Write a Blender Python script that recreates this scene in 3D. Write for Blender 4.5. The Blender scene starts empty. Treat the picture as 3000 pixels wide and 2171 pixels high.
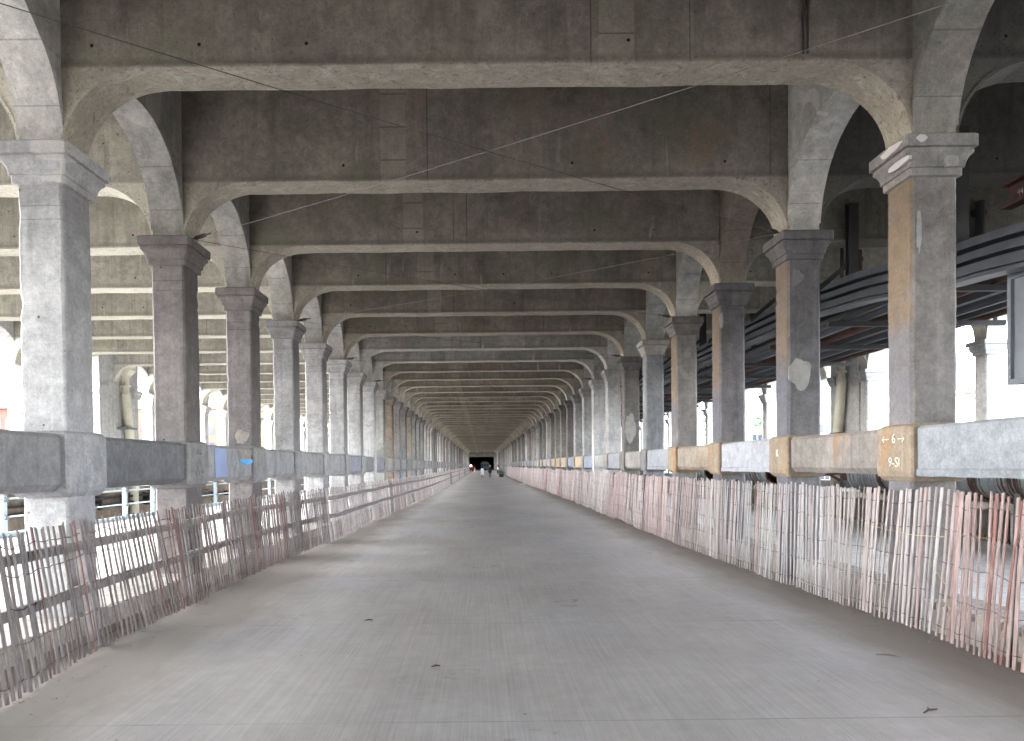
import bpy, bmesh, math, random
from mathutils import Vector, Matrix
from mathutils import noise as mnoise

random.seed(11)
C = bpy.context.scene.collection
SC = bpy.context.scene
R = math.radians

# ------------------------------------------------------------------ materials
class NT:
    def __init__(s, name):
        s.m = bpy.data.materials.new(name); s.m.use_nodes = True
        s.t = s.m.node_tree; s.b = s.t.nodes['Principled BSDF']
    def n(s, typ, **kw):
        nd = s.t.nodes.new(typ)
        for k, v in kw.items():
            if k.startswith('_'): setattr(nd, k[1:], v)
        return nd
    def put(s, sock, v):
        if isinstance(v, bpy.types.NodeSocket): s.t.links.new(v, sock)
        else: sock.default_value = v
    def math(s, op, a, b=0.0, c=None):
        nd = s.n('ShaderNodeMath', _operation=op)
        s.put(nd.inputs[0], a); s.put(nd.inputs[1], b)
        if c is not None: s.put(nd.inputs[2], c)
        return nd.outputs[0]
    def rng(s, v, a, b, c=0.0, d=1.0):
        nd = s.n('ShaderNodeMapRange'); nd.clamp = True
        s.put(nd.inputs[0], v)
        for i, x in enumerate((a, b, c, d)): nd.inputs[i + 1].default_value = x
        return nd.outputs[0]
    def noise(s, vec, scale, detail=4.0, rough=0.6, dist=0.0):
        nd = s.n('ShaderNodeTexNoise'); s.put(nd.inputs['Vector'], vec)
        nd.inputs['Scale'].default_value = scale; nd.inputs['Detail'].default_value = detail
        nd.inputs['Roughness'].default_value = rough; nd.inputs['Distortion'].default_value = dist
        return nd.outputs['Fac']
    def vor(s, vec, scale):
        nd = s.n('ShaderNodeTexVoronoi'); s.put(nd.inputs['Vector'], vec); nd.inputs['Scale'].default_value = scale
        return nd.outputs['Distance'], nd.outputs['Color']
    def mix(s, f, a, b, mode='MIX'):
        nd = s.n('ShaderNodeMix', _data_type='RGBA', _blend_type=mode)
        s.put(nd.inputs[0], f)
        for i, x in ((6, a), (7, b)):
            if isinstance(x, (tuple, list)) and len(x) == 3: x = (*x, 1)
            s.put(nd.inputs[i], x)
        return nd.outputs[2]
    def vmul(s, v, xyz):
        nd = s.n('ShaderNodeVectorMath', _operation='MULTIPLY'); s.put(nd.inputs[0], v); nd.inputs[1].default_value = xyz
        return nd.outputs[0]
    def vadd(s, v, w):
        nd = s.n('ShaderNodeVectorMath', _operation='ADD'); s.put(nd.inputs[0], v); s.put(nd.inputs[1], w)
        return nd.outputs[0]
    def sep(s, v):
        nd = s.n('ShaderNodeSeparateXYZ'); s.put(nd.inputs[0], v); return nd.outputs
    def grey(s, v):
        nd = s.n('ShaderNodeCombineColor')
        for i in range(3): s.put(nd.inputs[i], v)
        return nd.outputs[0]
    def bump(s, h, strength, dist=0.01):
        nd = s.n('ShaderNodeBump'); nd.inputs['Strength'].default_value = strength
        nd.inputs['Distance'].default_value = dist; s.put(nd.inputs['Height'], h)
        s.t.links.new(nd.outputs[0], s.b.inputs['Normal'])
    def coords(s, rand=True):
        tc = s.n('ShaderNodeTexCoord').outputs['Object']
        if not rand: return tc, tc
        oi = s.n('ShaderNodeObjectInfo')
        v = s.n('ShaderNodeCombineXYZ')
        a = s.math('MULTIPLY', oi.outputs['Random'], 71.3)
        b = s.math('MULTIPLY', oi.outputs['Random'], -43.7)
        s.put(v.inputs[0], a); s.put(v.inputs[1], b); s.put(v.inputs[2], a)
        return tc, s.vadd(tc, v.outputs[0])
    def tint(s):
        return s.n('ShaderNodeObjectInfo').outputs['Color']
    def done(s, col, rough=0.85, spec=0.25):
        s.put(s.b.inputs['Base Color'], col)
        s.put(s.b.inputs['Roughness'], rough)
        s.b.inputs['Specular IOR Level'].default_value = spec
        return s.m

def concrete(name, base, var=0.3, streak=0.5, pits=0.6, white=0.0, moss=0.0, bump=0.35, beam=False, paint=None, plaster=0.0, rust=0.0, joints=(), blot=0.16):
    N = NT(name)
    tc, v = N.coords()
    f1 = N.rng(N.noise(v, 0.9, 8, 0.62), 0.33, 0.67)
    b = base
    lo = tuple(x * (1 - var) for x in b); hi = tuple(min(1, x * (1 + var * 0.55)) for x in b)
    col = N.mix(f1, lo, hi)
    f2 = N.noise(v, 6.5, 7, 0.65)
    col = N.mix(1.0, col, N.grey(N.rng(f2, 0.28, 0.72, 0.70, 1.17)), 'MULTIPLY')
    bl = N.noise(N.vmul(v, (1.0, 1.0, 0.6)), 2.4, 9, 0.70, 0.6)
    col = N.mix(N.rng(bl, 0.50, 0.66, 0, blot), col, tuple(x * 0.48 for x in b))
    bl2 = N.noise(v, 3.7, 8, 0.68, 0.9)
    col = N.mix(N.rng(bl2, 0.55, 0.68, 0, 0.35), col, tuple(min(1, x * 1.35) for x in b))
    if streak:
        st = N.noise(N.vmul(v, (4.0, 4.0, 0.22)), 1.7, 5, 0.6)
        col = N.mix(N.rng(st, 0.52, 0.72, 0, streak), col, tuple(x * 0.42 for x in b))
        st2 = N.noise(N.vmul(v, (7.0, 7.0, 0.3)), 1.1, 4, 0.6)
        col = N.mix(N.rng(st2, 0.6, 0.72, 0, streak * 0.4), col, tuple(min(1, x * 1.6) for x in b))
    if moss:
        g = N.noise(v, 0.55, 5, 0.6)
        col = N.mix(N.rng(g, 0.5, 0.66, 0, moss), col, (b[0] * 0.68, b[1] * 0.755, b[2] * 0.62))
        g2 = N.noise(v, 0.8, 5, 0.65, 0.6)
        col = N.mix(N.rng(g2, 0.57, 0.7, 0, moss), col, (b[0] * 1.05, b[1] * 0.83, b[2] * 0.72))
    if rust:
        g = N.noise(N.vmul(v, (2.5, 2.5, 0.8)), 1.1, 6, 0.65, 0.5)
        col = N.mix(N.rng(g, 0.55, 0.68, 0, rust), col, (0.40, 0.25, 0.13))
    if plaster:
        g = N.noise(v, 0.85, 3, 0.5, 0.8)
        col = N.mix(N.rng(g, 0.635, 0.65, 0, plaster), col, (b[0] * 1.25, b[1] * 1.23, b[2] * 1.18))
    if white:
        w = N.noise(v, 2.2, 11, 0.68, 1.6)
        col = N.mix(N.rng(w, 0.56, 0.72, 0, white), col, (0.46, 0.44, 0.40))
    X, Y, Z = N.sep(tc)
    hole = None
    for jz in joints:
        jl = N.math('ADD', N.math('ABSOLUTE', N.math('SUBTRACT', Z, jz)), N.math('MULTIPLY', f2, 0.008))
        col = N.mix(N.rng(jl, 0.006, 0.013, 0.5, 0), col, tuple(x * 0.25 for x in b))
    if beam:
        # formwork joints
        rnd = N.n('ShaderNodeObjectInfo').outputs['Random']
        for per, o, wd in ((3.37, 11.3, 0.006), (4.9, 23.1, 0.004)):
            sh = N.math('ADD', X, N.math('MULTIPLY', rnd, o))
            fr = N.math('PINGPONG', sh, per)
            wob = N.math('ADD', fr, N.math('MULTIPLY', f2, 0.012))
            ln = N.rng(wob, wd + 0.004, wd + 0.010, 0.8, 0)
            col = N.mix(ln, col, tuple(x * 0.25 for x in b))
        # patch strip with cross joints (a filled slot in the beam face)
        ins = N.math('MULTIPLY', N.rng(X, -1.45, -1.44), N.rng(X, -1.08, -1.07, 1, 0))
        col = N.mix(N.math('MULTIPLY', ins, 0.30), col, tuple(min(1, x * 1.55) for x in b))
        zz = N.math('PINGPONG', Z, 0.24)
        lines = N.math('MULTIPLY', ins, N.rng(zz, 0.006, 0.014, 0.6, 0))
        col = N.mix(lines, col, tuple(x * 0.3 for x in b))
        # tie holes, two rows
        hx = N.math('PINGPONG', N.math('ADD', X, N.math('MULTIPLY', rnd, 3.0)), 0.56)
        d1 = N.math('SQRT', N.math('ADD', N.math('POWER', hx, 2.0), N.math('POWER', N.math('SUBTRACT', Z, 6.17), 2.0)))
        hole = N.math('MULTIPLY', N.rng(d1, 0.014, 0.024, 1, 0), N.rng(N.noise(v, 1.1, 2), 0.46, 0.5))
        col = N.mix(hole, col, (0.012, 0.011, 0.01))
        # dirt line just above the lower lip
        dl = N.rng(N.math('ABSOLUTE', N.math('SUBTRACT', Z, 5.99)), 0.0, 0.07, 0.65, 0)
        col = N.mix(N.math('MULTIPLY', dl, N.rng(f2, 0.35, 0.6)), col, tuple(x * 0.4 for x in b))
        # lime runs down the face from the lip
        lr = N.noise(N.vmul(v, (3.2, 1.0, 0.5)), 1.9, 3, 0.5)
        lz = N.rng(Z, 6.03, 6.7, 1, 0)
        col = N.mix(N.math('MULTIPLY', N.rng(lr, 0.68, 0.73, 0, 0.8), lz), col, (0.42, 0.41, 0.38))
        # lighter underside: light off the floor put into the colour; lime and scrape marks
        und = N.rng(Z, 5.93, 5.96, 1, 0)
        col = N.mix(N.math('MULTIPLY', und, 0.5), col, tuple(min(1, x * 1.5) for x in b))
        w = N.noise(N.vmul(v, (1.0, 1.6, 1)), 3.1, 12, 0.72, 1.2)
        col = N.mix(N.math('MULTIPLY', und, N.rng(w, 0.50, 0.66, 0, 0.75)), col, (0.50, 0.47, 0.41))
        w2 = N.noise(v, 5.0, 8, 0.7, 3.0)
        col = N.mix(N.math('MULTIPLY', und, N.rng(w2, 0.55, 0.64, 0, 0.65)), col, tuple(x * 0.45 for x in b))
    if pits:
        d, c = N.vor(v, 5.0)
        on = N.rng(N.sep(c)[0], 0.62, 0.66)
        p = N.math('MULTIPLY', N.rng(d, 0.05, 0.09, 1, 0), on)
        d2, c2 = N.vor(v, 19.0)
        on2 = N.rng(N.sep(c2)[1], 0.72, 0.75)
        p2 = N.math('MULTIPLY', N.rng(d2, 0.12, 0.2, 1, 0), on2)
        pp = N.math('MULTIPLY', N.math('MAXIMUM', p, p2), pits)
        col = N.mix(pp, col, tuple(x * 0.2 for x in b))
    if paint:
        # old one-face paint, also painted shade: upper colour, lower colour, height where they meet
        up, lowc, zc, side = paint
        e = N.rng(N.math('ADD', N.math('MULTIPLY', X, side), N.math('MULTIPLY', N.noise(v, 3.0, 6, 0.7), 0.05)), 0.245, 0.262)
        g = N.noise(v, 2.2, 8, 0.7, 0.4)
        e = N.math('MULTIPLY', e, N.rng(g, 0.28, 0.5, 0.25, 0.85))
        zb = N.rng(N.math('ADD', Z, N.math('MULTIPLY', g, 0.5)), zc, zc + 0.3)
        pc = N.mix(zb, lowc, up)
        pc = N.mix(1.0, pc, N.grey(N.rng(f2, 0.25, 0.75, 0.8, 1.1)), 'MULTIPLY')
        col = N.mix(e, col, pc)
    fine = N.noise(v, 70, 3, 0.7)
    col = N.mix(1.0, col, N.grey(N.rng(fine, 0.3, 0.7, 0.84, 1.12)), 'MULTIPLY')
    mid = N.noise(v, 24, 5, 0.75)
    col = N.mix(1.0, col, N.grey(N.rng(mid, 0.3, 0.7, 0.82, 1.13)), 'MULTIPLY')
    col = N.mix(1.0, col, N.tint(), 'MULTIPLY')
    h = N.math('ADD', N.math('MULTIPLY', f2, 0.6), N.math('MULTIPLY', fine, 0.25))
    if pits: h = N.math('SUBTRACT', h, N.math('MULTIPLY', pp, 0.6))
    if hole is not None: h = N.math('SUBTRACT', h, N.math('MULTIPLY', hole, 1.0))
    N.bump(h, bump, 0.012)
    return N.done(col, 0.88, 0.2)

def plain(name, col, rough=0.6, metal=0.0, var=0.15, scale=3.0, tint=False, spec=0.4, bump=0.0):
    N = NT(name)
    tc, v = N.coords()
    f = N.noise(v, scale, 6, 0.65)
    c = N.mix(1.0, col, N.grey(N.rng(f, 0.25, 0.75, 1 - var, 1 + var * 0.6)), 'MULTIPLY')
    if tint: c = N.mix(1.0, c, N.tint(), 'MULTIPLY')
    N.b.inputs['Metallic'].default_value = metal
    if bump: N.bump(f, bump, 0.01)
    return N.done(c, rough, spec)

def attr_mat(name, rough=0.85):
    N = NT(name)
    a = N.n('ShaderNodeAttribute'); a.attribute_name = 'Col'
    tc, v = N.coords(False)
    g = N.noise(N.vmul(v, (26, 26, 1.5)), 2.0, 6, 0.7)
    c = N.mix(1.0, a.outputs['Color'], N.grey(N.rng(g, 0.3, 0.7, 0.55, 1.25)), 'MULTIPLY')
    g2 = N.noise(v, 2.5, 5, 0.7)
    c = N.mix(N.rng(g2, 0.52, 0.7, 0, 0.5), c, (0.36, 0.33, 0.31))
    N.bump(g, 0.3, 0.004)
    return N.done(c, rough, 0.15)

def floor_mat():
    N = NT('road_concrete')
    tc, v = N.coords(False)
    X, Y, Z = N.sep(tc)
    b = (0.56, 0.54, 0.54)
    f1 = N.rng(N.noise(N.vmul(v, (1, 0.45, 1)), 0.42, 8, 0.6), 0.33, 0.67)
    col = N.mix(f1, tuple(x * 0.80 for x in b), tuple(x * 1.08 for x in b))
    wpz = N.rng(N.noise(v, 0.35, 4, 0.5), 0.5, 0.6)
    col = N.mix(N.math('MULTIPLY', wpz, 0.5), col, (0.535, 0.54, 0.575))
    br = N.noise(N.vmul(v, (26, 0.28, 1)), 1.6, 5, 0.7)
    col = N.mix(1.0, col, N.grey(N.rng(br, 0.3, 0.7, 0.87, 1.08)), 'MULTIPLY')
    br2 = N.noise(N.vmul(v, (70, 0.5, 1)), 1.6, 3, 0.7)
    brm = N.rng(N.noise(v, 0.8, 3, 0.5), 0.45, 0.6)
    col = N.mix(N.math('MULTIPLY', brm, 0.55), col, N.mix(1.0, col, N.grey(N.rng(br2, 0.35, 0.65, 0.75, 1.1)), 'MULTIPLY'))
    f2 = N.noise(v, 5.0, 8, 0.7)
    col = N.mix(1.0, col, N.grey(N.rng(f2, 0.25, 0.75, 0.86, 1.1)), 'MULTIPLY')
    # transverse joints in line with the bents
    jy = N.math('PINGPONG', N.math('SUBTRACT', Y, 5.02), 1.57)
    jw = N.math('ADD', jy, N.math('MULTIPLY', N.noise(v, 3, 3), 0.02))
    j = N.rng(jw, 0.012, 0.026, 0.36, 0)
    j = N.math('MULTIPLY', j, N.rng(N.noise(v, 0.9, 3), 0.4, 0.55, 0.25, 1))
    col = N.mix(j, col, (0.085, 0.08, 0.075))
    # dirt swept to both edges
    n3 = N.noise(N.vmul(v, (1, 0.5, 1)), 1.3, 6, 0.65)
    el = N.rng(N.math('ADD', X, N.math('MULTIPLY', n3, 1.1)), -2.45, -1.75, 1, 0)
    er = N.rng(N.math('SUBTRACT', X, N.math('MULTIPLY', n3, 0.9)), 2.75, 3.4)
    ed = N.math('MAXIMUM', el, er)
    col = N.mix(N.math('MULTIPLY', ed, 0.75), col, (0.22, 0.195, 0.17))
    # dark blotches and scuffs
    sc = N.noise(N.vmul(v, (1, 1.6, 1)), 2.1, 9, 0.72, 0.8)
    msk = N.rng(N.noise(v, 0.3, 2), 0.5, 0.62)
    col = N.mix(N.math('MULTIPLY', N.rng(sc, 0.57, 0.66, 0, 0.55), msk), col, (0.13, 0.125, 0.12))
    d, c = N.vor(v, 3.0)
    sp = N.math('MULTIPLY', N.rng(d, 0.03, 0.05, 1, 0), N.rng(N.sep(c)[0], 0.8, 0.82))
    col = N.mix(N.math('MULTIPLY', sp, 0.6), col, (0.08, 0.07, 0.06))
    fine = N.noise(v, 120, 2, 0.7)
    col = N.mix(1.0, col, N.grey(N.rng(fine, 0.3, 0.7, 0.9, 1.08)), 'MULTIPLY')
    N.bump(N.math('ADD', N.math('MULTIPLY', br2, 0.5), N.math('MULTIPLY', fine, 0.4)), 0.35, 0.006)
    return N.done(col, N.rng(f2, 0.3, 0.7, 0.62, 0.85), 0.25)

M = {}
M['col'] = concrete('column_concrete', (0.40, 0.395, 0.395), var=0.30, streak=0.5, pits=1.0, white=0.12, plaster=0.35, joints=(4.50,))
M['col_tan'] = concrete('column_concrete_tan', (0.40, 0.395, 0.40), var=0.36, streak=0.5, pits=0.5, white=0.2, plaster=0.8, paint=((0.39, 0.30, 0.215), (0.30, 0.31, 0.36), 3.3, -1.0))
M['col_grime_shade'] = concrete('column_concrete_grime_shade', (0.40, 0.395, 0.395), var=0.30, streak=0.5, pits=1.0, white=0.12, plaster=0.3, joints=(4.50, 4.36), paint=((0.205, 0.195, 0.20), (0.225, 0.215, 0.225), 2.5, 1.0))  # road-facing side: old grimy paint plus shade put into the colour
M['col_blue'] = concrete('column_concrete_blue', (0.40, 0.395, 0.40), var=0.25, streak=0.4, pits=0.5, white=0.2, plaster=0.5, paint=((0.46, 0.40, 0.30), (0.22, 0.40, 0.62), 2.9, 1.0))
M['cap'] = concrete('capital_concrete', (0.37, 0.362, 0.36), var=0.28, streak=0.5, pits=0.4, white=0.3, plaster=0.7)
M['beam'] = concrete('beam_concrete', (0.30, 0.268, 0.226), var=0.36, streak=0.45, pits=0.55, moss=0.75, white=0.10, beam=True, blot=0.45)
M['side_beam'] = concrete('side_beam_concrete', (0.46, 0.432, 0.365), var=0.26, streak=0.6, pits=0.9, moss=0.25, beam=True)
M['arch'] = concrete('arch_concrete', (0.32, 0.31, 0.295), var=0.36, streak=0.35, pits=0.4, white=0.35, moss=0.2, plaster=0.5, joints=(5.52, 6.03))
M['outer'] = concrete('outer_concrete', (0.50, 0.50, 0.49), var=0.18, streak=0.4, pits=0.4)
M['strut'] = concrete('parapet_concrete', (0.36, 0.36, 0.365), var=0.22, streak=0.45, pits=0.4, white=0.12, plaster=0.25)
M['strut_rust'] = concrete('parapet_concrete_rusty', (0.36, 0.35, 0.345), var=0.28, streak=0.5, pits=0.4, white=0.3, rust=0.8)
M['strut_paint'] = concrete('parapet_painted', (0.36, 0.37, 0.39), var=0.10, streak=0.16, pits=0.2, white=0.1)
M['slab'] = concrete('slab_concrete', (0.22, 0.205, 0.185), var=0.35, streak=0.0, pits=0.4, moss=0.5)
M['kerb'] = concrete('kerb_concrete', (0.37, 0.35, 0.33), var=0.3, streak=0.4, pits=0.5, rust=0.15)
M['pale'] = concrete('bay_floor_concrete', (0.70, 0.695, 0.69), var=0.14, streak=0, pits=0.3)
M['brown'] = concrete('brown_concrete', (0.25, 0.205, 0.165), var=0.45, streak=0.7, pits=0.4, rust=0.2)
M['road'] = floor_mat()
M['slat'] = attr_mat('fence_slat_wood')
M['wood'] = plain('grey_wood', (0.235, 0.22, 0.222), 0.9, 0, 0.4, 9.0, bump=0.3)
M['wire'] = plain('rusty_wire', (0.10, 0.075, 0.065), 0.7, 0.3, 0.3)
M['string'] = plain('yellow_twine', (0.36, 0.31, 0.20), 0.9)
M['cable'] = plain('steel_cable', (0.22, 0.205, 0.19), 0.6, 0.3)
M['cable_dark'] = plain('dark_cable', (0.07, 0.06, 0.055), 0.7, 0.2)
M['steel_light'] = plain('blue_grey_steel', (0.17, 0.185, 0.215), 0.5, 0.0, 0.2, 2.5, spec=0.4)
M['steel'] = plain('slate_steel', (0.066, 0.072, 0.088), 0.5, 0.1, 0.35, 2.5, spec=0.4, bump=0.1)
M['steel_dark'] = plain('dark_steel', (0.030, 0.030, 0.033), 0.6, 0.1, 0.4, 3.0)
M['rust'] = plain('rust_red_steel', (0.065, 0.028, 0.025), 0.8, 0.0, 0.5, 5.0)
M['rust_brown'] = plain('rust_brown_steel', (0.10, 0.055, 0.040), 0.85, 0.0, 0.5, 5.0)
M['blue_rail'] = plain('pale_blue_paint', (0.42, 0.52, 0.58), 0.55, 0, 0.12)
M['cream'] = plain('cream_pipe', (0.60, 0.57, 0.46), 0.5, 0, 0.25, 2.0)
M['galv'] = plain('galvanised_bracket', (0.20, 0.22, 0.23), 0.6, 0.3)
M['chalk'] = plain('chalk_line', (0.62, 0.58, 0.50), 0.95)
M['chalk_white'] = plain('white_marker', (0.55, 0.52, 0.52), 0.95)
M['paint_blue'] = plain('faded_blue_paint', (0.24, 0.29, 0.46), 0.8, 0, 0.2, 2.0)
M['paint_bright'] = plain('bright_blue_paint', (0.08, 0.30, 0.62), 0.7)
M['plaster'] = plain('plaster_patch', (0.28, 0.275, 0.27), 0.9, 0, 0.35, 6.0, bump=0.4)
M['spall'] = plain('spalled_concrete', (0.24, 0.22, 0.20), 0.95, 0, 0.4, 8.0, bump=0.6)
M['opening_shade'] = plain('painted_opening_shade', (0.02, 0.018, 0.016), 0.95)
M['twig'] = plain('twig_bark', (0.09, 0.065, 0.045), 0.9)
M['skin'] = plain('skin', (0.45, 0.28, 0.20), 0.6, 0, 0.05)
M['white_cloth'] = plain('white_cloth', (0.88, 0.89, 0.92), 0.9, 0, 0.06)
M['black_cloth'] = plain('black_cloth', (0.02, 0.02, 0.025), 0.9)
M['red_cloth'] = plain('red_cloth', (0.35, 0.03, 0.04), 0.9)
M['grey_cloth'] = plain('grey_cloth', (0.25, 0.22, 0.22), 0.9)
M['hair_dark'] = plain('dark_hair', (0.015, 0.012, 0.012), 0.6)
M['hair_pale'] = plain('pale_hair', (0.45, 0.42, 0.40), 0.7)
M['bin'] = plain('black_plastic', (0.015, 0.015, 0.017), 0.5)
M['tram'] = plain('tram_paint', (0.10, 0.16, 0.19), 0.4)
M['glass_dark'] = plain('dark_glass', (0.02, 0.03, 0.05), 0.15, 0, 0.1, spec=0.6)
M['glass_blue'] = plain('blue_glass', (0.045, 0.07, 0.15), 0.2, 0, 0.2, spec=0.6)
M['glass_green'] = plain('green_glass', (0.035, 0.10, 0.085), 0.2, 0, 0.2, spec=0.6)
M['tower'] = plain('pale_tower_stone', (0.30, 0.295, 0.29), 0.9, 0, 0.1, 0.2)
M['tunnel'] = plain('tunnel_lining', (0.05, 0.05, 0.052), 0.9, 0, 0.3, 0.5)
M['bark'] = plain('tree_bark', (0.08, 0.06, 0.045), 0.9)
M['grass'] = plain('valley_ground', (0.15, 0.145, 0.135), 0.95, 0, 0.4, 0.05)

def leaf_mat():
    N = NT('leaf_green')
    tc, v = N.coords(False)
    f = N.noise(v, 1.1, 3)
    c = N.mix(N.rng(f, 0.35, 0.65), (0.035, 0.08, 0.016), (0.10, 0.17, 0.035))
    return N.done(c, 0.6, 0.3)
M['leaf'] = leaf_mat()

def brick_mat(name, c1, c2):
    N = NT(name)
    tc, v = N.coords()
    bk = N.n('ShaderNodeTexBrick'); X, Y, Z = N.sep(v)
    cv = N.n('ShaderNodeCombineXYZ'); N.put(cv.inputs[0], N.math('ADD', X, Y)); N.put(cv.inputs[1], Z)
    N.put(bk.inputs['Vector'], cv.outputs[0]); bk.inputs['Scale'].default_value = 2.2
    bk.inputs['Color1'].default_value = (*c1, 1); bk.inputs['Color2'].default_value = (*c2, 1)
    bk.inputs['Mortar'].default_value = (0.20, 0.16, 0.14, 1); bk.inputs['Mortar Size'].default_value = 0.02
    f = N.noise(v, 0.5, 6)
    c = N.mix(1.0, bk.outputs['Color'], N.grey(N.rng(f, 0.3, 0.7, 0.75, 1.15)), 'MULTIPLY')
    return N.done(c, 0.9, 0.2)
M['brick'] = brick_mat('red_brick', (0.13, 0.048, 0.034), (0.17, 0.062, 0.045))
M['brick_pale'] = brick_mat('pale_brick', (0.22, 0.10, 0.062), (0.26, 0.13, 0.085))

def jacket_mat():
    # dented metal pipe jacket: grey-blue with rusted bands round the pipe
    N = NT('pipe_jacket')
    tc, v = N.coords(False)
    X, Y, Z = N.sep(v)
    bn = N.n('ShaderNodeCombineXYZ'); N.put(bn.inputs[1], Y)
    b = N.noise(bn.outputs[0], 1.3, 4, 0.7)
    wear = N.noise(N.vmul(v, (1.2, 12, 1.2)), 1.2, 6, 0.7)
    f = N.rng(N.math('ADD', N.math('MULTIPLY', b, 0.75), N.math('MULTIPLY', wear, 0.35)), 0.545, 0.60)
    low = N.rng(Z, -0.42, -0.20, 0.9, 0)
    f = N.math('MAXIMUM', f, N.math('MULTIPLY', low, N.rng(wear, 0.35, 0.5)))
    c = N.mix(f, (0.30, 0.335, 0.36), (0.085, 0.050, 0.040))
    return N.done(c, N.rng(f, 0, 1, 0.5, 0.9), 0.35)
M['jacket'] = jacket_mat()

def lamp_mat():
    N = NT('lamp_glow')
    N.b.inputs['Base Color'].default_value = (1, 0.8, 0.8, 1)
    N.b.inputs['Emission Color'].default_value = (1, 0.72, 0.70, 1)
    N.b.inputs['Emission Strength'].default_value = 1.5
    return N.m
M['lamp'] = lamp_mat()

# ------------------------------------------------------------------ object helpers
def link(name, me, parent=None, loc=(0, 0, 0), rz=0.0, color=None):
    o = bpy.data.objects.new(name, me)
    C.objects.link(o); o.location = loc; o.rotation_euler = (0, 0, rz)
    if parent: o.parent = parent
    if color: o.color = (*color, 1)
    return o

def tag(o, label, cat, group=None, kind='thing'):
    o['label'] = label; o['category'] = cat; o['kind'] = kind
    if group: o['group'] = group
    return o

def struct(o):
    o['kind'] = 'structure'; return o

def thing(name, label, cat, loc=(0, 0, 0), rz=0.0, group=None):
    return tag(link(name, None, None, loc, rz), label, cat, group)

def mesh(name, bm, *mats, smooth=False):
    bmesh.ops.recalc_face_normals(bm, faces=bm.faces[:])
    me = bpy.data.meshes.new(name); bm.to_mesh(me); bm.free()
    for m in mats: me.materials.append(M[m] if isinstance(m, str) else m)
    if smooth:
        for p in me.polygons: p.use_smooth = True
    return me

def box(bm, x0, x1, y0, y1, z0, z1, mi=0):
    vs = [bm.verts.new((x, y, z)) for z in (z0, z1) for y in (y0, y1) for x in (x0, x1)]
    for idx in ((0, 1, 3, 2), (4, 6, 7, 5), (0, 4, 5, 1), (2, 3, 7, 6), (0, 2, 6, 4), (1, 5, 7, 3)):
        f = bm.faces.new([vs[i] for i in idx]); f.material_index = mi
    return vs

def loft(bm, rings, cap=True, mi=0):
    rr = [[bm.verts.new(p) for p in r] for r in rings]
    n = len(rr[0])
    for a, b in zip(rr, rr[1:]):
        for i in range(n):
            f = bm.faces.new((a[i], a[(i + 1) % n], b[(i + 1) % n], b[i])); f.material_index = mi
    if cap:
        bm.faces.new(rr[0][::-1]).material_index = mi; bm.faces.new(rr[-1]).material_index = mi

def sq(h, c, z, hy=None):
    hy = hy or h
    return [(-h + c, -hy, z), (h - c, -hy, z), (h, -hy + c, z), (h, hy - c, z), (h - c, hy, z), (-h + c, hy, z), (-h, hy - c, z), (-h, -hy + c, z)]

def tube(bm, pts, r, n=6, mi=0):
    pts = [Vector(p) for p in pts]
    rings = []
    for i, p in enumerate(pts):
        d = (pts[min(i + 1, len(pts) - 1)] - pts[max(i - 1, 0)]).normalized()
        u = d.cross(Vector((0, 0, 1)))
        if u.length < 1e-3: u = d.cross(Vector((1, 0, 0)))
        u.normalize(); w = d.cross(u)
        rad = r[i] if isinstance(r, (list, tuple)) else r
        rings.append([p + (u * math.cos(a) + w * math.sin(a)) * rad for a in (2 * math.pi * k / n for k in range(n))])
    loft(bm, rings, True, mi)

def prism_y(bm, poly, y0, y1, mi=0):
    loft(bm, [[(x, y0, z) for x, z in poly], [(x, y1, z) for x, z in poly]], True, mi)

def prism_x(bm, poly, x0, x1, mi=0):
    loft(bm, [[(x0, y, z) for y, z in poly], [(x1, y, z) for y, z in poly]], True, mi)

def strip_between(bm, lo, hi, y0, y1, axis='x'):
    # solid between a lower curve and an upper curve (same number of samples), so no n-gon has to be concave
    def P(a, z, t): return (a, t, z) if axis == 'x' else (t, a, z)
    n = len(lo)
    A = [[bm.verts.new(P(a, z, t)) for a, z in c] for t in (y0, y1) for c in (lo, hi)]
    l0, h0, l1, h1 = A
    for i in range(n - 1):
        bm.faces.new((l0[i], l0[i + 1], h0[i + 1], h0[i])); bm.faces.new((l1[i], h1[i], h1[i + 1], l1[i + 1]))
        bm.faces.new((l0[i], l1[i], l1[i + 1], l0[i + 1])); bm.faces.new((h0[i], h0[i + 1], h1[i + 1], h1[i]))
    bm.faces.new((l0[0], h0[0], h1[0], l1[0])); bm.faces.new((l0[-1], l1[-1], h1[-1], h0[-1]))

ORD = ['zeroth', 'first', 'second', 'third', 'fourth', 'fifth', 'sixth', 'seventh', 'eighth', 'ninth', 'tenth', 'eleventh', 'twelfth',
       'thirteenth', 'fourteenth', 'fifteenth', 'sixteenth', 'seventeenth', 'eighteenth', 'nineteenth', 'twentieth']

# ------------------------------------------------------------------ dimensions
EYE = 1.75
SP = 3.14
def ROW(k): return 8.04 + SP * (k - 1)
KMIN, KMAX = -11, 72
XL, XR = -4.58, 4.77          # inner column centres
XLO, XRO = -15.0, 14.1        # outer arcade centres
OFFL = 0.35
CAP_TOP = 5.12
SOFF = 5.93
CEIL = 7.28
HB = 0.235                    # half beam depth
HC = 0.245                    # half column
HY = 0.238                    # half column along the road
PIL = {8, 23, 38, 53, 68}

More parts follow.
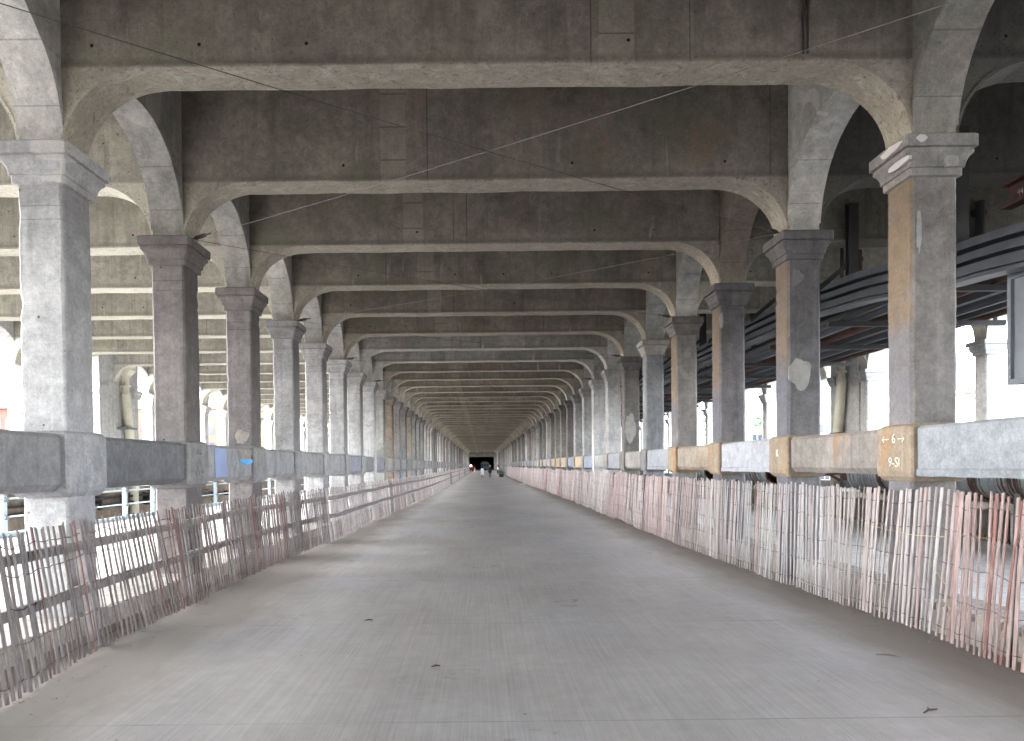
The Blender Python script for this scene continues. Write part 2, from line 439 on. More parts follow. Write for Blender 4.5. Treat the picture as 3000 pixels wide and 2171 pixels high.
# ------------------------------------------------------------------ setting: deck, road, bay floors, ground
def sheet(name, x0, x1, y0, y1, z0, z1, mat):
    bm = bmesh.new(); box(bm, x0, x1, y0, y1, z0, z1)
    return struct(link(name, mesh(name, bm, mat)))
YB, YE = -46.0, 236.0
sheet('road', -4.2, 4.62, YB, YE, -0.6, 0.0, 'road')
sheet('ceiling', -15.6, 14.7, YB, YE, CEIL, CEIL + 0.7, 'slab')
sheet('bay_floor', -11.55, -5.12, YB, YE, -0.5, 0.14, 'pale')
sheet('bay_floor', 5.22, 9.62, YB, YE, -0.5, 0.20, 'pale')
sheet('trench_floor', -14.7, -11.6, YB, YE, -2.2, -1.9, 'brown')
sheet('trench_floor', 9.66, 13.8, YB, YE, -1.2, -0.9, 'brown')
bm = bmesh.new()
vs = [bm.verts.new(p) for p in ((-3000, -3000, -10), (3000, -3000, -10), (3000, 3000, -10), (-3000, 3000, -10))]
bm.faces.new(vs)
struct(link('ground', mesh('ground', bm, 'grass')))

# kerbs (left and right) with notched top course on the right
bm = bmesh.new(); box(bm, -5.1, -4.2, YB, 233, -0.5, 0.20)
tag(link('kerb', mesh('kerb', bm, 'kerb')), 'low grey concrete kerb behind the fence with wooden rails', 'kerb')
bm = bmesh.new(); box(bm, 4.62, 5.2, YB, 233, -0.5, 0.225)
y = 1.0
while y < 40:
    box(bm, 4.625, 5.17, y, y + 0.145, 0.225, 0.295); y += 0.2
box(bm, 4.625, 5.17, 40.1, 233, 0.225, 0.295)
tag(link('kerb', mesh('kerb', bm, 'kerb')), 'low concrete kerb with a notched top edge behind the red slatted fence', 'kerb')

# outer parapet walls
bm = bmesh.new(); box(bm, -15.25, -14.75, YB, YE, -2.2, 1.0)
for z in (0.75, 0.15, -0.5): box(bm, -14.76, -14.66, YB, YE, z, z + 0.09)
tag(link('parapet_wall', mesh('parapet_wall', bm, 'brown')), 'brown stained concrete wall across the trench beyond the pale blue railing', 'wall')
bm = bmesh.new(); box(bm, 13.85, 14.35, YB, YE, -1.2, 1.0)
tag(link('parapet_wall', mesh('parapet_wall', bm, 'outer')), 'pale concrete wall under the outer arches behind the jacketed pipe', 'wall')

# ------------------------------------------------------------------ columns
def jit(p, amt, seed):
    v = mnoise.noise_vector(Vector((p[0] * 5 + seed, p[1] * 5, p[2] * 2.3))) * amt
    v2 = mnoise.noise_vector(Vector((p[0] * 21 + seed, p[1] * 21, p[2] * 13))) * amt * 0.6
    return (p[0] + v.x + v2.x, p[1] + v.y + v2.y, p[2])

def shaft_mesh(h, z0, z1, seed, mat, ch=0.035):
    bm = bmesh.new()
    n = int((z1 - z0) / 0.05)
    lr = random.Random(int(seed * 10))
    chips = [(lr.randrange(4), lr.uniform(0.4, 4.6), lr.uniform(0.03, 0.10), lr.uniform(0.004, 0.018)) for _ in range(10)]
    rings = []
    for i in range(n + 1):
        z = z0 + (z1 - z0) * i / n
        ring = []
        for vi, p in enumerate(sq(h, ch, z, h + HY - HC)):
            c = ((vi + 1) // 2) % 4
            d = max([dp * max(0, 1 - abs(z - cz) / hh) ** 0.5 for cc, cz, hh, dp in chips if cc == c and abs(z - cz) < hh] or [0])
            p = (p[0] - math.copysign(d, p[0]), p[1] - math.copysign(d, p[1]), z)
            ring.append(jit(p, 0.007, seed))
        rings.append(ring)
    loft(bm, rings)
    return mesh('shaft', bm, mat)

def ring_mesh(name, prof, seed, mat, hy=0.0, sub=3):
    bm = bmesh.new()
    rings = []
    for (h, z) in prof:
        base = sq(h, 0.02, z, h + hy)
        pts = []
        for i, p in enumerate(base):
            q = base[(i + 1) % len(base)]
            for s in range(sub): pts.append(tuple(p[k] + (q[k] - p[k]) * s / sub for k in range(3)))
        rings.append([jit(p, 0.006, seed) for p in pts])
    loft(bm, rings)
    return mesh(name, bm, mat)

CP = [(HC + 0.002, 4.715), (HC + 0.032, 4.725), (HC + 0.034, 4.80), (HC + 0.052, 4.805), (HC + 0.058, 4.85), (HC + 0.078, 4.90),
      (HC + 0.108, 4.935), (HC + 0.110, 4.965), (HC + 0.098, 4.972), (HC + 0.098, 4.985), (HC + 0.135, 4.99), (HC + 0.137, 5.105), (HC + 0.12, CAP_TOP)]
caps = [ring_mesh('capital', CP, s * 7.7, 'cap', HY - HC) for s in range(4)]
shafts = {m: [shaft_mesh(HC, -0.1, 4.73, s * 3.1, m) for s in range(3)] for m in ('col', 'col_tan', 'col_blue', 'col_grime_shade')}
def collar_prof(zb, zt):
    return [(HC + 0.004, zb - 0.07), (HC + 0.05, zb - 0.02), (HC + 0.062, zb + 0.03), (HC + 0.062, zt - 0.03), (HC + 0.05, zt + 0.005), (HC + 0.004, zt + 0.035)]
LZ = (1.53, 2.12); RZ = (1.60, 2.11)
collars = {'L': [ring_mesh('collar', collar_prof(*LZ), s * 5.3, 'strut', 0.05 + HY - HC) for s in range(2)],
           'R': [ring_mesh('collar', collar_prof(*RZ), s * 5.3, 'strut_rust', 0.05 + HY - HC) for s in range(2)]}
pil_shaft = shaft_mesh(HC + 0.03, -0.1, 4.73, 40, 'col', 0.02)

G1 = (1.08, 1.08, 1.10)
LTINT = {0: G1, 1: (1.10, 1.11, 1.14), 2: (0.56, 0.52, 0.52), 3: (0.60, 0.56, 0.57), 4: (0.88, 0.88, 0.90), 5: (1.05, 1.05, 1.07), 6: (1.05, 1.06, 1.08),
         7: (1.12, 1.12, 1.13), 8: (1.36, 1.37, 1.40), 9: (1.05, 1.05, 1.02), 10: (0.95, 0.80, 0.66), 11: (0.7, 0.67, 0.66), 12: (0.62, 0.62, 0.63),
         13: (0.78, 0.68, 0.58), 14: (0.62, 0.62, 0.63), 15: (0.7, 0.7, 0.7)}
RTINT = {0: G1, 1: (0.58, 0.55, 0.53), 2: (0.45, 0.44, 0.46), 3: (0.47, 0.45, 0.47), 4: (0.56, 0.53, 0.51), 5: (0.66, 0.68, 0.73), 6: (0.50, 0.475, 0.465),
         7: (1.08, 1.08, 1.10), 8: (1.36, 1.36, 1.38), 9: (1.0, 1.0, 1.02), 10: (0.85, 0.85, 0.87), 11: (0.52, 0.5, 0.5), 12: (0.55, 0.52, 0.5), 13: (0.7, 0.66, 0.62), 14: (0.5, 0.5, 0.5)}
LDESC = {1: 'pale grey pitted concrete column', 2: 'dark brownish concrete column with a soot dark capital', 3: 'purplish brown concrete column with chipped pale foot',
         4: 'mid grey concrete column with a stained capital', 5: 'light grey speckled concrete column', 6: 'light grey concrete column', 7: 'whitish concrete column', 8: 'smooth pale full height pilaster without a collar',
         9: 'light grey concrete column just past the pale pilaster', 10: 'tan stained concrete column'}
RDESC = {1: 'dark grey concrete column with broken white edged capital', 2: 'charcoal grey concrete column with a round pale plaster patch', 3: 'dark grey concrete column with tan inner face',
         4: 'brownish grey concrete column with worn render', 5: 'blue grey mottled column under a pale capital', 6: 'dark rendered column with a crumbled capital', 7: 'pale pitted concrete column', 8: 'smooth pale pilaster running down without a collar',
         9: 'light grey concrete column just past the pale pilaster', 10: 'grey concrete column'}
rng = random.Random(5)
COL = {}
for side, xc in (('L', XL), ('R', XR)):
    word = 'left' if side == 'L' else 'right'
    tints = LTINT if side == 'L' else RTINT
    desc = LDESC if side == 'L' else RDESC
    for k in range(KMIN, KMAX + 1):
        pil = k in PIL
        if k in tints: t = tints[k]
        else:
            g = rng.choice((0.45, 0.52, 0.6, 0.72, 0.95, 1.15, 1.25)); w = rng.uniform(-0.03, 0.10)
            t = (g * (1 + w), g, g * (1 - w))
            if pil: t = (1.42, 1.43, 1.46)
        if k in desc:
            lab = desc[k] + (', %s of %s row' % (ORD[k], word))
            grp = 'inner bridge columns'
        elif k < 1: lab = 'grey concrete column beside or behind the viewer, %s row' % word; grp = '%s row columns by the viewer' % word
        elif pil: lab = 'pale collarless pilaster far along the %s row, one of the distant ones' % word; grp = 'far %s pilasters' % word
        else: lab = 'weathered concrete column in the far stretch of the %s row' % word; grp = 'far %s row columns' % word
        t = tuple(x * (0.97 if k in (0, 1, 5, 6, 7, 8, 9) and (side == 'L' or k > 6) else 0.86) for x in t)
        root = thing('concrete_column', lab, 'column', (xc, ROW(k), 0), 0, grp)
        COL[side, k] = root
        mt = 'col_grime_shade' if side == 'L' else 'col'
        if side == 'L': root.scale = (1, 1.18, 1)
        if side == 'R' and (k in (1, 2, 3, 4) or (k > 8 and rng.random() < 0.35)): mt = 'col_tan'
        if side == 'L' and k in (11, 13, 17): mt = 'col_blue'
        if pil: link('shaft', pil_shaft, root, color=t)
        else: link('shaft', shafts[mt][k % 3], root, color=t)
        q = rng.uniform(0.86, 1.0); ct = tuple(min(1.2, a * q) for a in t)
        if (side, k) == ('R', 5): ct = (1.0, 0.97, 0.9)
        if (side, k) == ('L', 3): ct = (0.48, 0.45, 0.45)
        if (side, k) == ('R', 1): ct = (0.75, 0.73, 0.71)
        cp = link('capital', caps[k % 4], root, color=ct)
        if not pil:
            cc = tuple(0.5 * a + 0.35 for a in t)
            if (side, k) == ('L', 1): cc = (0.72, 0.71, 0.74)
            if side == 'R': cc = (0.80, 0.67, 0.53) if k in (1, 2, 3, 4) else cc
            link('collar', collars[side][k % 2], root, color=cc)

# ------------------------------------------------------------------ cross beams (three spans per bent)
def ell(x0, x1, aL, aR, b, z_spring, z_top, n=16):
    pts = []
    if aL:
        for i in range(n + 1):
            a = math.pi / 2 * i / n
            pts.append((x0 + aL * (1 - math.cos(a)), z_spring + b * math.sin(a)))
    else: pts.append((x0, z_top))
    if aR:
        for i in range(n + 1):
            a = math.pi / 2 * (1 - i / n)
            pts.append((x1 - aR * (1 - math.cos(a)), z_spring + b * math.sin(a)))
    else: pts.append((x1, z_top))
    return pts

def beam_mesh(xa, xb, inL, inR, seed, mat, soff=SOFF, aL=0.92, aR=0.92, block=HC):
    """lower curve: over the half column, up the haunch arch, along, down again"""
    b = soff - CAP_TOP
    cur = ell(xa + inL, xb - inR, aL, aR, b, CAP_TOP, soff)
    # densify the straight part
    mid = len(cur) // 2
    L, Rr = cur[:mid], cur[mid:]
    x0, x1 = L[-1][0], Rr[0][0]
    m = max(4, int((x1 - x0) / 0.22))
    st = [(x0 + (x1 - x0) * i / m, soff) for i in range(1, m)]
    cur = [(xa, CAP_TOP)] + L + st + Rr + [(xb, CAP_TOP)]
    bm = bmesh.new()
    # three strips: lip (slightly proud), web
    def off(c, d):  # curve pushed upwards/inwards by d for the lip
        out = []
        for i, (x, z) in enumerate(c):
            a = c[max(0, i - 1)]; e = c[min(len(c) - 1, i + 1)]
            tx, tz = e[0] - a[0], e[1] - a[1]; l = math.hypot(tx, tz) or 1
            out.append((x - tz / l * d, z + tx / l * d))
        out[0] = (xa, CAP_TOP + 0.001); out[-1] = (xb, CAP_TOP + 0.001)
        return out
    def wob(c, s):
        return [(x, z + mnoise.noise(Vector((x * 1.3 + s, s, 0))) * 0.012 + mnoise.noise(Vector((x * 7 + s, s, 0))) * 0.006) for x, z in c]
    cw = wob(cur, seed)
    hi = [(x, CEIL) for x, z in cw]
    hi[0] = (xa, CEIL); hi[-1] = (xb, CEIL)
    # rings across the soffit, a small rounded arris at both edges
    up = off(cw, 0.035)
    rows = []
    for (yy, c) in ((-HB, hi), (-HB, up), (-HB - 0.012, up), (-HB - 0.010, cw), (-HB + 0.02, off(cw, -0.004)), (HB - 0.02, off(cw, -0.004)), (HB + 0.010, cw), (HB + 0.012, up), (HB, up), (HB, hi)):
        rr = []
        for i, (x, z) in enumerate(c):
            jz = mnoise.noise(Vector((x * 9 + seed, yy * 11, 3))) * 0.006 if c is not hi else 0
            rr.append(bm.verts.new((x, yy, z + jz)))
        rows.append(rr)
    for a, c in zip(rows, rows[1:]):
        for i in range(len(a) - 1): bm.faces.new((a[i], a[i + 1], c[i + 1], c[i]))
    return mesh('cross_beam', bm, mat)

mid_beams = [beam_mesh(XL, XR, HC, HC, 3.7 * s, 'beam') for s in range(4)]
left_beams = [beam_mesh(XLO, XL, HC, HC, 2.9 * s, 'side_beam') for s in range(2)]
right_beams = [beam_mesh(XR, XRO, HC, HC, 1.9 * s, 'side_beam') for s in range(2)]
BT = {1: (1.0, 1.0, 1.0), 2: (0.95, 0.95, 0.95), 3: (1.0, 1.0, 1.0), 4: (0.95, 0.97, 0.95), 5: (0.9, 0.9, 0.88), 6: (0.95, 0.93, 0.9), 7: (1.25, 1.32, 1.45), 8: (1.3, 1.38, 1.5), 9: (1.05, 1.05, 1.02)}
for k in range(KMIN, KMAX + 1):
    t = BT.get(k) or (lambda q: (q * 1.01, q, q * 0.97))(rng.uniform(1.05, 1.4))
    o = link('cross_beam', mid_beams[k % 4], None, (0, ROW(k), 0), math.pi if k == 1 else 0, t)
    if k == 1: o.location.x = XL + XR
    if 1 <= k <= 12: lab = 'stained concrete cross beam over the road, %s one from the front' % ORD[k]; grp = 'cross beams over the road'
    elif k < 1: lab = 'concrete cross beam over the road above or behind the viewer'; grp = 'beams over the viewer'
    else: lab = 'concrete cross beam over the road in the far dim stretch'; grp = 'far cross beams over the road'
    tag(o, lab, 'beam', grp)
    if k == 1:
        for dx in (0.0, 0.045):
            bm = bmesh.new(); tube(bm, [(-3.2 - dx, 0.255, 6.0), (-3.2 - dx, 0.255, CEIL)], 0.011, 6)
            link('conduit', mesh('conduit', bm, 'cable_dark'), o)
    for nm, ms, wd in (('L', left_beams, 'left'), ('R', right_beams, 'right')):
        d = 0.0
        tt = rng.uniform(0.9, 1.08)
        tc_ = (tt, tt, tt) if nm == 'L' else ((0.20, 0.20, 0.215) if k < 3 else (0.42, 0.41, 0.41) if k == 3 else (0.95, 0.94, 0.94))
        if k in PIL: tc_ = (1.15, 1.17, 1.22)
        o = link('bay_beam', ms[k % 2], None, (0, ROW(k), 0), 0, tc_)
        if 1 <= k <= 8: lab = '%s concrete cross beam of the %s side bay, %s from the front' % ('pale pitted' if nm == 'L' else 'grey', wd, ORD[k]); grp = '%s bay beams' % wd
        elif k < 1: lab = 'concrete beam of the %s side bay beside or behind the viewer' % wd; grp = '%s bay beams by the viewer' % wd
        else: lab = 'concrete beam of the %s side bay in the far stretch' % wd; grp = 'far %s bay beams' % wd
        tag(o, lab, 'beam', grp)

# ------------------------------------------------------------------ arches between columns (inner rows, outer arcades)
def arch_mesh(span, hx, z_spring, rise, seed, mat, z_top=CEIL, n=22):
    bm = bmesh.new()
    h = span / 2
    lo = []
    for i in range(n + 1):
        a = math.pi * i / n
        y = -h * math.cos(a); z = z_spring + rise * math.sin(a)
        lo.append((y, z))
    rows = []
    def jz(y, s): return mnoise.noise(Vector((y * 5 + seed, s, 0))) * 0.008
    hi = [(y, z_top) for y, z in lo]
    up = [(y * (1 + 0.04 * 1), z + 0.045) for y, z in lo]
    up = [(max(-h, min(h, y)), z) for y, z in up]
    for (xx, c) in ((-hx, hi), (-hx, up), (-hx - 0.012, up), (-hx - 0.01, lo), (hx + 0.01, lo), (hx + 0.012, up), (hx, up), (hx, hi)):
        rows.append([bm.verts.new((xx + (jz(y, xx) if c is not hi else 0), y, z + (jz(y, 4 + xx) if c is not hi else 0))) for y, z in c])
    for a, c in zip(rows, rows[1:]):
        for i in range(n): bm.faces.new((a[i], a[i + 1], c[i + 1], c[i]))
    return mesh('column_arch', bm, mat)

inner_arches = [arch_mesh(SP - 2 * HB - 0.004, HC - 0.015, CAP_TOP, 1.33, 4.1 * s, 'arch') for s in range(3)]
outer_arches = [arch_mesh(SP - 0.5, HC - 0.01, 5.04, 1.18, 6.1 * s, 'outer') for s in range(2)]
AT = {('L', 0): (1.7, 1.7, 1.7), ('L', 1): (1.0, 0.99, 0.97), ('L', 2): (1.1, 1.1, 1.08), ('R', 0): (1.05, 1.03, 0.98), ('R', 1): (1.9, 1.9, 1.88), ('R', 2): (0.75, 0.66, 0.56), ('R', 3): (1.6, 1.6, 1.58), ('L', 3): (1.25, 1.24, 1.2)}
for side, xc, wd in (('L', XL, 'left'), ('R', XR, 'right')):
    for k in range(KMIN, KMAX):
        g = rng.uniform(0.85, 1.3)
        o = link('column_arch', inner_arches[k % 3], None, (xc, (ROW(k) + ROW(k + 1)) / 2, 0), 0, AT.get((side, k), (g, g, g)))
        if 0 <= k <= 8: lab = 'round concrete arch joining neighbouring columns of the %s row, %s from the front' % (wd, ORD[k + 1]); grp = 'arches of the %s row' % wd
        elif k < 0: lab = 'round concrete arch of the %s row behind the viewer' % wd; grp = '%s row arches behind' % wd
        else: lab = 'round concrete arch in the far stretch of the %s row' % wd; grp = 'far %s row arches' % wd
        tag(o, lab, 'arch', grp)

OCP = [(0.254, 4.64), (0.29, 4.66), (0.29, 4.74), (0.31, 4.75), (0.35, 4.83), (0.35, 4.91), (0.40, 4.92), (0.40, 5.04)]
ocap = ring_mesh('capital', OCP, 9.1, 'outer')
oshaft = shaft_mesh(0.25, 0.8, 4.66, 21, 'outer')
bm = bmesh.new(); box(bm, -0.249, 0.249, -0.249, 0.249, 5.03, CEIL); oblock = mesh('impost_block', bm, 'outer')
bm = bmesh.new(); box(bm, -0.27, 0.27, -1.75, 1.45, 0.8, CEIL)
for yy in (-1.55, 1.25):
    for (h, z0, z1) in ((0.31, 4.70, 4.80), (0.35, 4.80, 4.92), (0.39, 4.92, 5.04)): box(bm, -h, h, yy - h, yy + h, z0, z1)
opier = mesh('pier_wall', bm, 'outer')
bm = bmesh.new(); box(bm, -0.27, 0.27, -1.1, 1.1, 0.8, CEIL)
for (h, z0, z1) in ((0.31, 4.70, 4.80), (0.35, 4.80, 4.92), (0.39, 4.92, 5.04)): box(bm, -h, h, 0.65, 0.65 + 0.45 + h * 0.2, z0, z1)
opier_short = mesh('pier_wall', bm, 'outer')
KO = 62
for side, xc, wd, off in (('L', XLO, 'left', OFFL), ('R', XRO, 'right', 0.0)):
    for k in range(KMIN, KO + 1):
        if k in PIL:
            if k == 8: lab = 'solid pale concrete pier between outer arches of the %s side, behind a drainpipe' % wd
            else: lab = 'solid pale concrete pier in the far outer arcade on the %s' % wd
            o = link('outer_pier', opier if (side, k) != ('R', 8) else opier_short, None, (xc, ROW(k) + off if (side, k) != ('R', 8) else 28.25, 0), 0)
            tag(o, lab, 'pier', 'outer piers on the %s' % wd)
            continue
        if 3 <= k <= 13: lab = 'sunlit white outer column of the %s arcade against the sky, %s bay from the front' % (wd, ORD[k]); grp = 'outer columns on the %s' % wd
        elif k < 3: lab = 'pale outer column of the %s arcade hidden beside the viewer' % wd; grp = 'near outer columns on the %s' % wd
        else: lab = 'pale outer column in the far part of the %s arcade' % wd; grp = 'far outer columns on the %s' % wd
        root = thing('outer_column', lab, 'column', (xc, ROW(k) + off, 0), 0, grp)
        link('shaft', oshaft, root); link('capital', ocap, root); link('impost_block', oblock, root)
    for k in range(KMIN, KO):
        if (side, k) == ('R', 7): continue
        span = SP
        o = link('outer_arch', outer_arches[k % 2], None, (xc, (ROW(k) + ROW(k + 1)) / 2 + off, 0), 0)
        if 2 <= k <= 12: lab = 'round open arch of the %s outer arcade showing sky, %s bay from the front' % (wd, ORD[k])
        else: lab = 'round open arch of the %s outer arcade, far or beside the viewer' % wd
        tag(o, lab, 'arch', 'outer arches on the %s%s' % (wd, '' if 2 <= k <= 12 else ' far away'))

# ------------------------------------------------------------------ parapet struts between the inner columns
def strut_mesh(L, zb, zt, side, seed, mat, lip=False):
    bm = bmesh.new()
    s = 1 if side == 'L' else -1                      # road side is +X for the left row
    hx = 0.265
    prof = [(-hx, zb + 0.03), (-hx + 0.06, zb), (hx - 0.07, zb), (hx, zb + 0.07), (hx, zt - 0.045), (hx - 0.045, zt), (-hx + 0.03, zt + 0.01), (-hx, zt - 0.03)]
    if lip: prof = [(-hx, zb), (hx + 0.015, zb - 0.01), (hx + 0.02, zb + 0.05), (hx, zb + 0.07), (hx, zt - 0.03), (hx - 0.03, zt), (-hx, zt)]
    n = 26
    rings = []
    for i in range(n + 1):
        y = -L / 2 + L * i / n
        e = min(i, n - i)
        r = [1.0, 0.985, 1.0][min(e, 2)] if not lip else 1.0
        ring = []
        for (x, z) in prof:
            v = mnoise.noise_vector(Vector((x * 4 + seed, y * 3, z * 6))) * 0.009
            ring.append((s * x * (0.94 if e == 0 else r) + v.x, y, z + v.z))
        rings.append(ring)
    loft(bm, rings)
    return mesh('parapet_strut', bm, mat)
SL = SP - 2 * (HY + 0.062 + 0.05) - 0.01
st = {('L', m): [strut_mesh(SP - 2 * 1.18 * (HY + 0.062 + 0.05) - 0.01, *LZ, 'L', 4.4 * i, m) for i in range(2)] for m in ('strut',)}
st.update({('R', m): [strut_mesh(SL, *RZ, 'R', 4.4 * i, m, m == 'strut_paint') for i in range(2)] for m in ('strut', 'strut_rust', 'strut_paint')})
ST_L = {0: ('strut', (0.62, 0.61, 0.62)), 1: ('strut', (0.48, 0.48, 0.51)), 2: ('strut', (0.92, 0.92, 0.95)), 3: ('strut', (0.95, 0.95, 0.99)), 4: ('strut', (0.98, 0.98, 1.0)), 5: ('strut', (1.0, 1.0, 1.04)), 6: ('strut', (0.92, 0.96, 1.15)), 7: ('strut', (0.9, 0.9, 0.92)), 8: ('strut', (0.92, 0.95, 1.1))}
ST_R = {0: ('strut_paint', (0.80, 0.84, 0.88)), 1: ('strut_rust', (0.80, 0.75, 0.72)), 2: ('strut_paint', (1.12, 1.12, 1.18)), 3: ('strut_rust', (0.95, 0.86, 0.75)), 4: ('strut_paint', (0.95, 0.97, 1.02)), 5: ('strut', (1.0, 0.96, 0.92)), 6: ('strut_paint', (1.0, 1.0, 1.05)), 7: ('strut', (1.2, 1.2, 1.22)), 8: ('strut_paint', (0.9, 0.98, 1.15))}
SLAB = {('L', 0): 'dark streaked parapet beam between the viewer and the first left column', ('L', 1): 'soot dark parapet beam joining the first and second left columns',
        ('L', 2): 'grey parapet beam with a faded blue band and bright blue dash', ('R', 0): 'pale blue grey painted parapet beam at the near right',
        ('R', 1): 'rusty tan stained parapet beam beside the chalk marked column', ('R', 2): 'clean off white painted parapet beam on the right', ('R', 3): 'tan parapet beam with peeling white paint on the right'}
for side, xc, wd, tab in (('L', XL, 'left', ST_L), ('R', XR, 'right', ST_R)):
    for k in range(KMIN, KMAX):
        if k in tab: m, t = tab[k]
        else:
            m = 'strut' if side == 'L' else rng.choice(('strut', 'strut_paint', 'strut_paint', 'strut_rust'))
            g = rng.uniform(0.8, 1.15); t = (g, g, g * rng.uniform(1.0, 1.14))
            if side == 'R': t = tuple(g * x for x in rng.choice(((0.80, 0.95, 1.25), (0.8, 0.95, 1.25), (1.25, 1.0, 0.68), (1.1, 1.1, 1.12))))
        o = link('parapet_strut', st[side, m][k % 2], None, (xc, (ROW(k) + ROW(k + 1)) / 2, 0), 0, t)
        o.color = (*(x * 0.86 for x in t), 1)
        if (side, k) in SLAB: lab = SLAB[side, k]; grp = 'parapet beams by the road'
        elif 1 < k <= 8: lab = 'grey concrete parapet beam of the %s row, %s from the front' % (wd, ORD[k + 1]); grp = 'parapet beams by the road'
        elif k < 0: lab = 'concrete parapet beam of the %s row behind the viewer' % wd; grp = '%s parapet beams behind' % wd
        else: lab = 'concrete parapet beam in the far stretch of the %s row' % wd; grp = 'far %s parapet beams' % wd
        tag(o, lab, 'parapet beam', grp)
        if (side, k) == ('L', 2):
            def patch(name, pts, mat, z=0.268, th=0.004):
                bm = bmesh.new()
                loft(bm, [[(z - 0.02, a, b) for a, b in pts], [(z + th, a, b) for a, b in pts]])
                link(name, mesh(name, bm, mat), o)
            patch('paint_band', [(-0.80, 1.60), (-0.82, 2.07), (-0.25, 2.07), (-0.27, 1.60)], 'paint_blue', 0.275)
            patch('paint_dash', [(0.42, 1.86), (0.75, 1.80), (1.13, 1.84), (1.13, 1.90), (0.8, 1.90), (0.42, 1.91)], 'paint_bright', 0.277)
            patch('spalled_patch', [(0.30, 2.07), (0.35, 1.95), (0.5, 1.905), (1.0, 1.92), (1.1, 2.0), (1.12, 2.07)], 'spall', 0.272)

# broken and patched spots on near columns
def blob(name, parent, cx, face, cz, ry, rz_, mat, seed, th=0.008, axis='y', amp=0.3):
    bm = bmesh.new(); n = 26; a = []; b = []
    for i in range(n):
        t = 2 * math.pi * i / n
        r = 1 + mnoise.noise(Vector((math.cos(t) * 1.7 + seed, math.sin(t) * 1.7, seed))) * amp + mnoise.noise(Vector((math.cos(t) * 5 + seed, math.sin(t) * 5, seed))) * amp * 0.5
        u, w = cx + math.cos(t) * ry * r, cz + math.sin(t) * rz_ * r
        if axis == 'y': a.append((u, face + 0.02, w)); b.append((u, face - th, w))
        else: a.append((face + 0.02, u, w)); b.append((face - th, u, w))
    loft(bm, [a, b]); link(name, mesh(name, bm, mat), parent)
c1, c2, c3 = COL['R', 1], COL['R', 2], COL['R', 3]
blob('plaster_patch', c2, -0.07, -HY - 0.001, 3.05, 0.17, 0.23, 'plaster', 3)
blob('plaster_patch', c1, -0.17, -HY - 0.001, 4.15, 0.026, 0.22, 'plaster', 8)
blob('broken_edge', c1, -0.22, -HY - 0.133, 5.06, 0.055, 0.035, 'chalk_white', 5, 0.012)
blob('broken_edge', c1, -0.10, -HC - 0.133, 5.05, 0.20, 0.04, 'chalk_white', 6, 0.012, 'x')
blob('broken_edge', c1, -0.15, -HC - 0.085, 4.88, 0.22, 0.035, 'chalk_white', 4, 0.012, 'x')
blob('plaster_patch', c1, 0.12, -HY - 0.062, 4.86, 0.08, 0.07, 'plaster', 12, 0.02)
blob('plaster_patch', c3, -0.20, -HY - 0.001, 4.45, 0.03, 0.16, 'plaster', 15)
blob('plaster_patch', COL['L', 3], 0.03, -HY - 0.001, 2.34, 0.13, 0.13, 'spall', 22)
blob('spalled_patch', COL['R', 6], -0.05, -HY - 0.001, 2.9, 0.16, 0.5, 'plaster', 31)
blob('spalled_patch', COL['L', 10], 0.05, -HY - 0.001, 2.6, 0.17, 0.45, 'spall', 33)

# chalk writing on collars
def text(body, size, loc, rot, parent, mat, name='chalk_writing', sx=1.0, off=0.0025):
    cu = bpy.data.curves.new(name, 'FONT'); cu.body = body; cu.size = size; cu.align_x = 'CENTER'; cu.align_y = 'CENTER'
    cu.extrude = 0.003; cu.offset = off - 0.003; cu.resolution_u = 3
    tmp = bpy.data.objects.new('tmp', cu); C.objects.link(tmp)
    dg = bpy.context.evaluated_depsgraph_get()
    me = bpy.data.meshes.new_from_object(tmp.evaluated_get(dg))
    bpy.data.objects.remove(tmp); bpy.data.curves.remove(cu)
    me.materials.clear(); me.materials.append(M[mat])
    o = bpy.data.objects.new(name, me); C.objects.link(o); o.parent = parent; o.location = loc; o.rotation_euler = rot; o.scale = (sx, 1, 1)
    return o
inner = -(HC + 0.062 + 0.006)
ROTR = (R(90), 0, R(-90))
text('6', 0.15, (inner, -0.02, 1.985), ROTR, c1, 'chalk')
def arrow(parent, y0, y1, z, head):
    bm = bmesh.new()
    box(bm, inner - 0.003, inner + 0.003, min(y0, y1), max(y0, y1), z - 0.005, z + 0.005)
    for s in (1, -1): tube(bm, [(inner, y1, z), (inner, y1 + head, z + 0.035 * s)], 0.005, 5)
    link('chalk_arrow', mesh('chalk_arrow', bm, 'chalk'), parent)
arrow(c1, 0.08, 0.21, 1.985, -0.04); arrow(c1, -0.10, -0.22, 1.985, 0.04)
text('9-SI', 0.15, (inner, -0.03, 1.73), ROTR, c1, 'chalk')
text('K', 0.16, (inner, 0.0, 1.88), ROTR, c2, 'chalk')
innL = HC + 0.062 + 0.006
ROTL = (R(90), 0, R(90))
text('GN', 0.13, (innL, 0.0, 1.98), ROTL, COL['L', 2], 'plaster', off=-0.003)
text('0x', 0.12, (innL, 0.03, 1.83), ROTL, COL['L', 2], 'plaster', off=-0.003)
text('1-1-4', 0.13, (innL, 0.0, 1.67), ROTL, COL['L', 2], 'plaster', off=-0.003)
text('35', 0.20, (innL - 0.004, 0.0, 1.85), ROTL, COL['L', 1], 'plaster', off=-0.002)

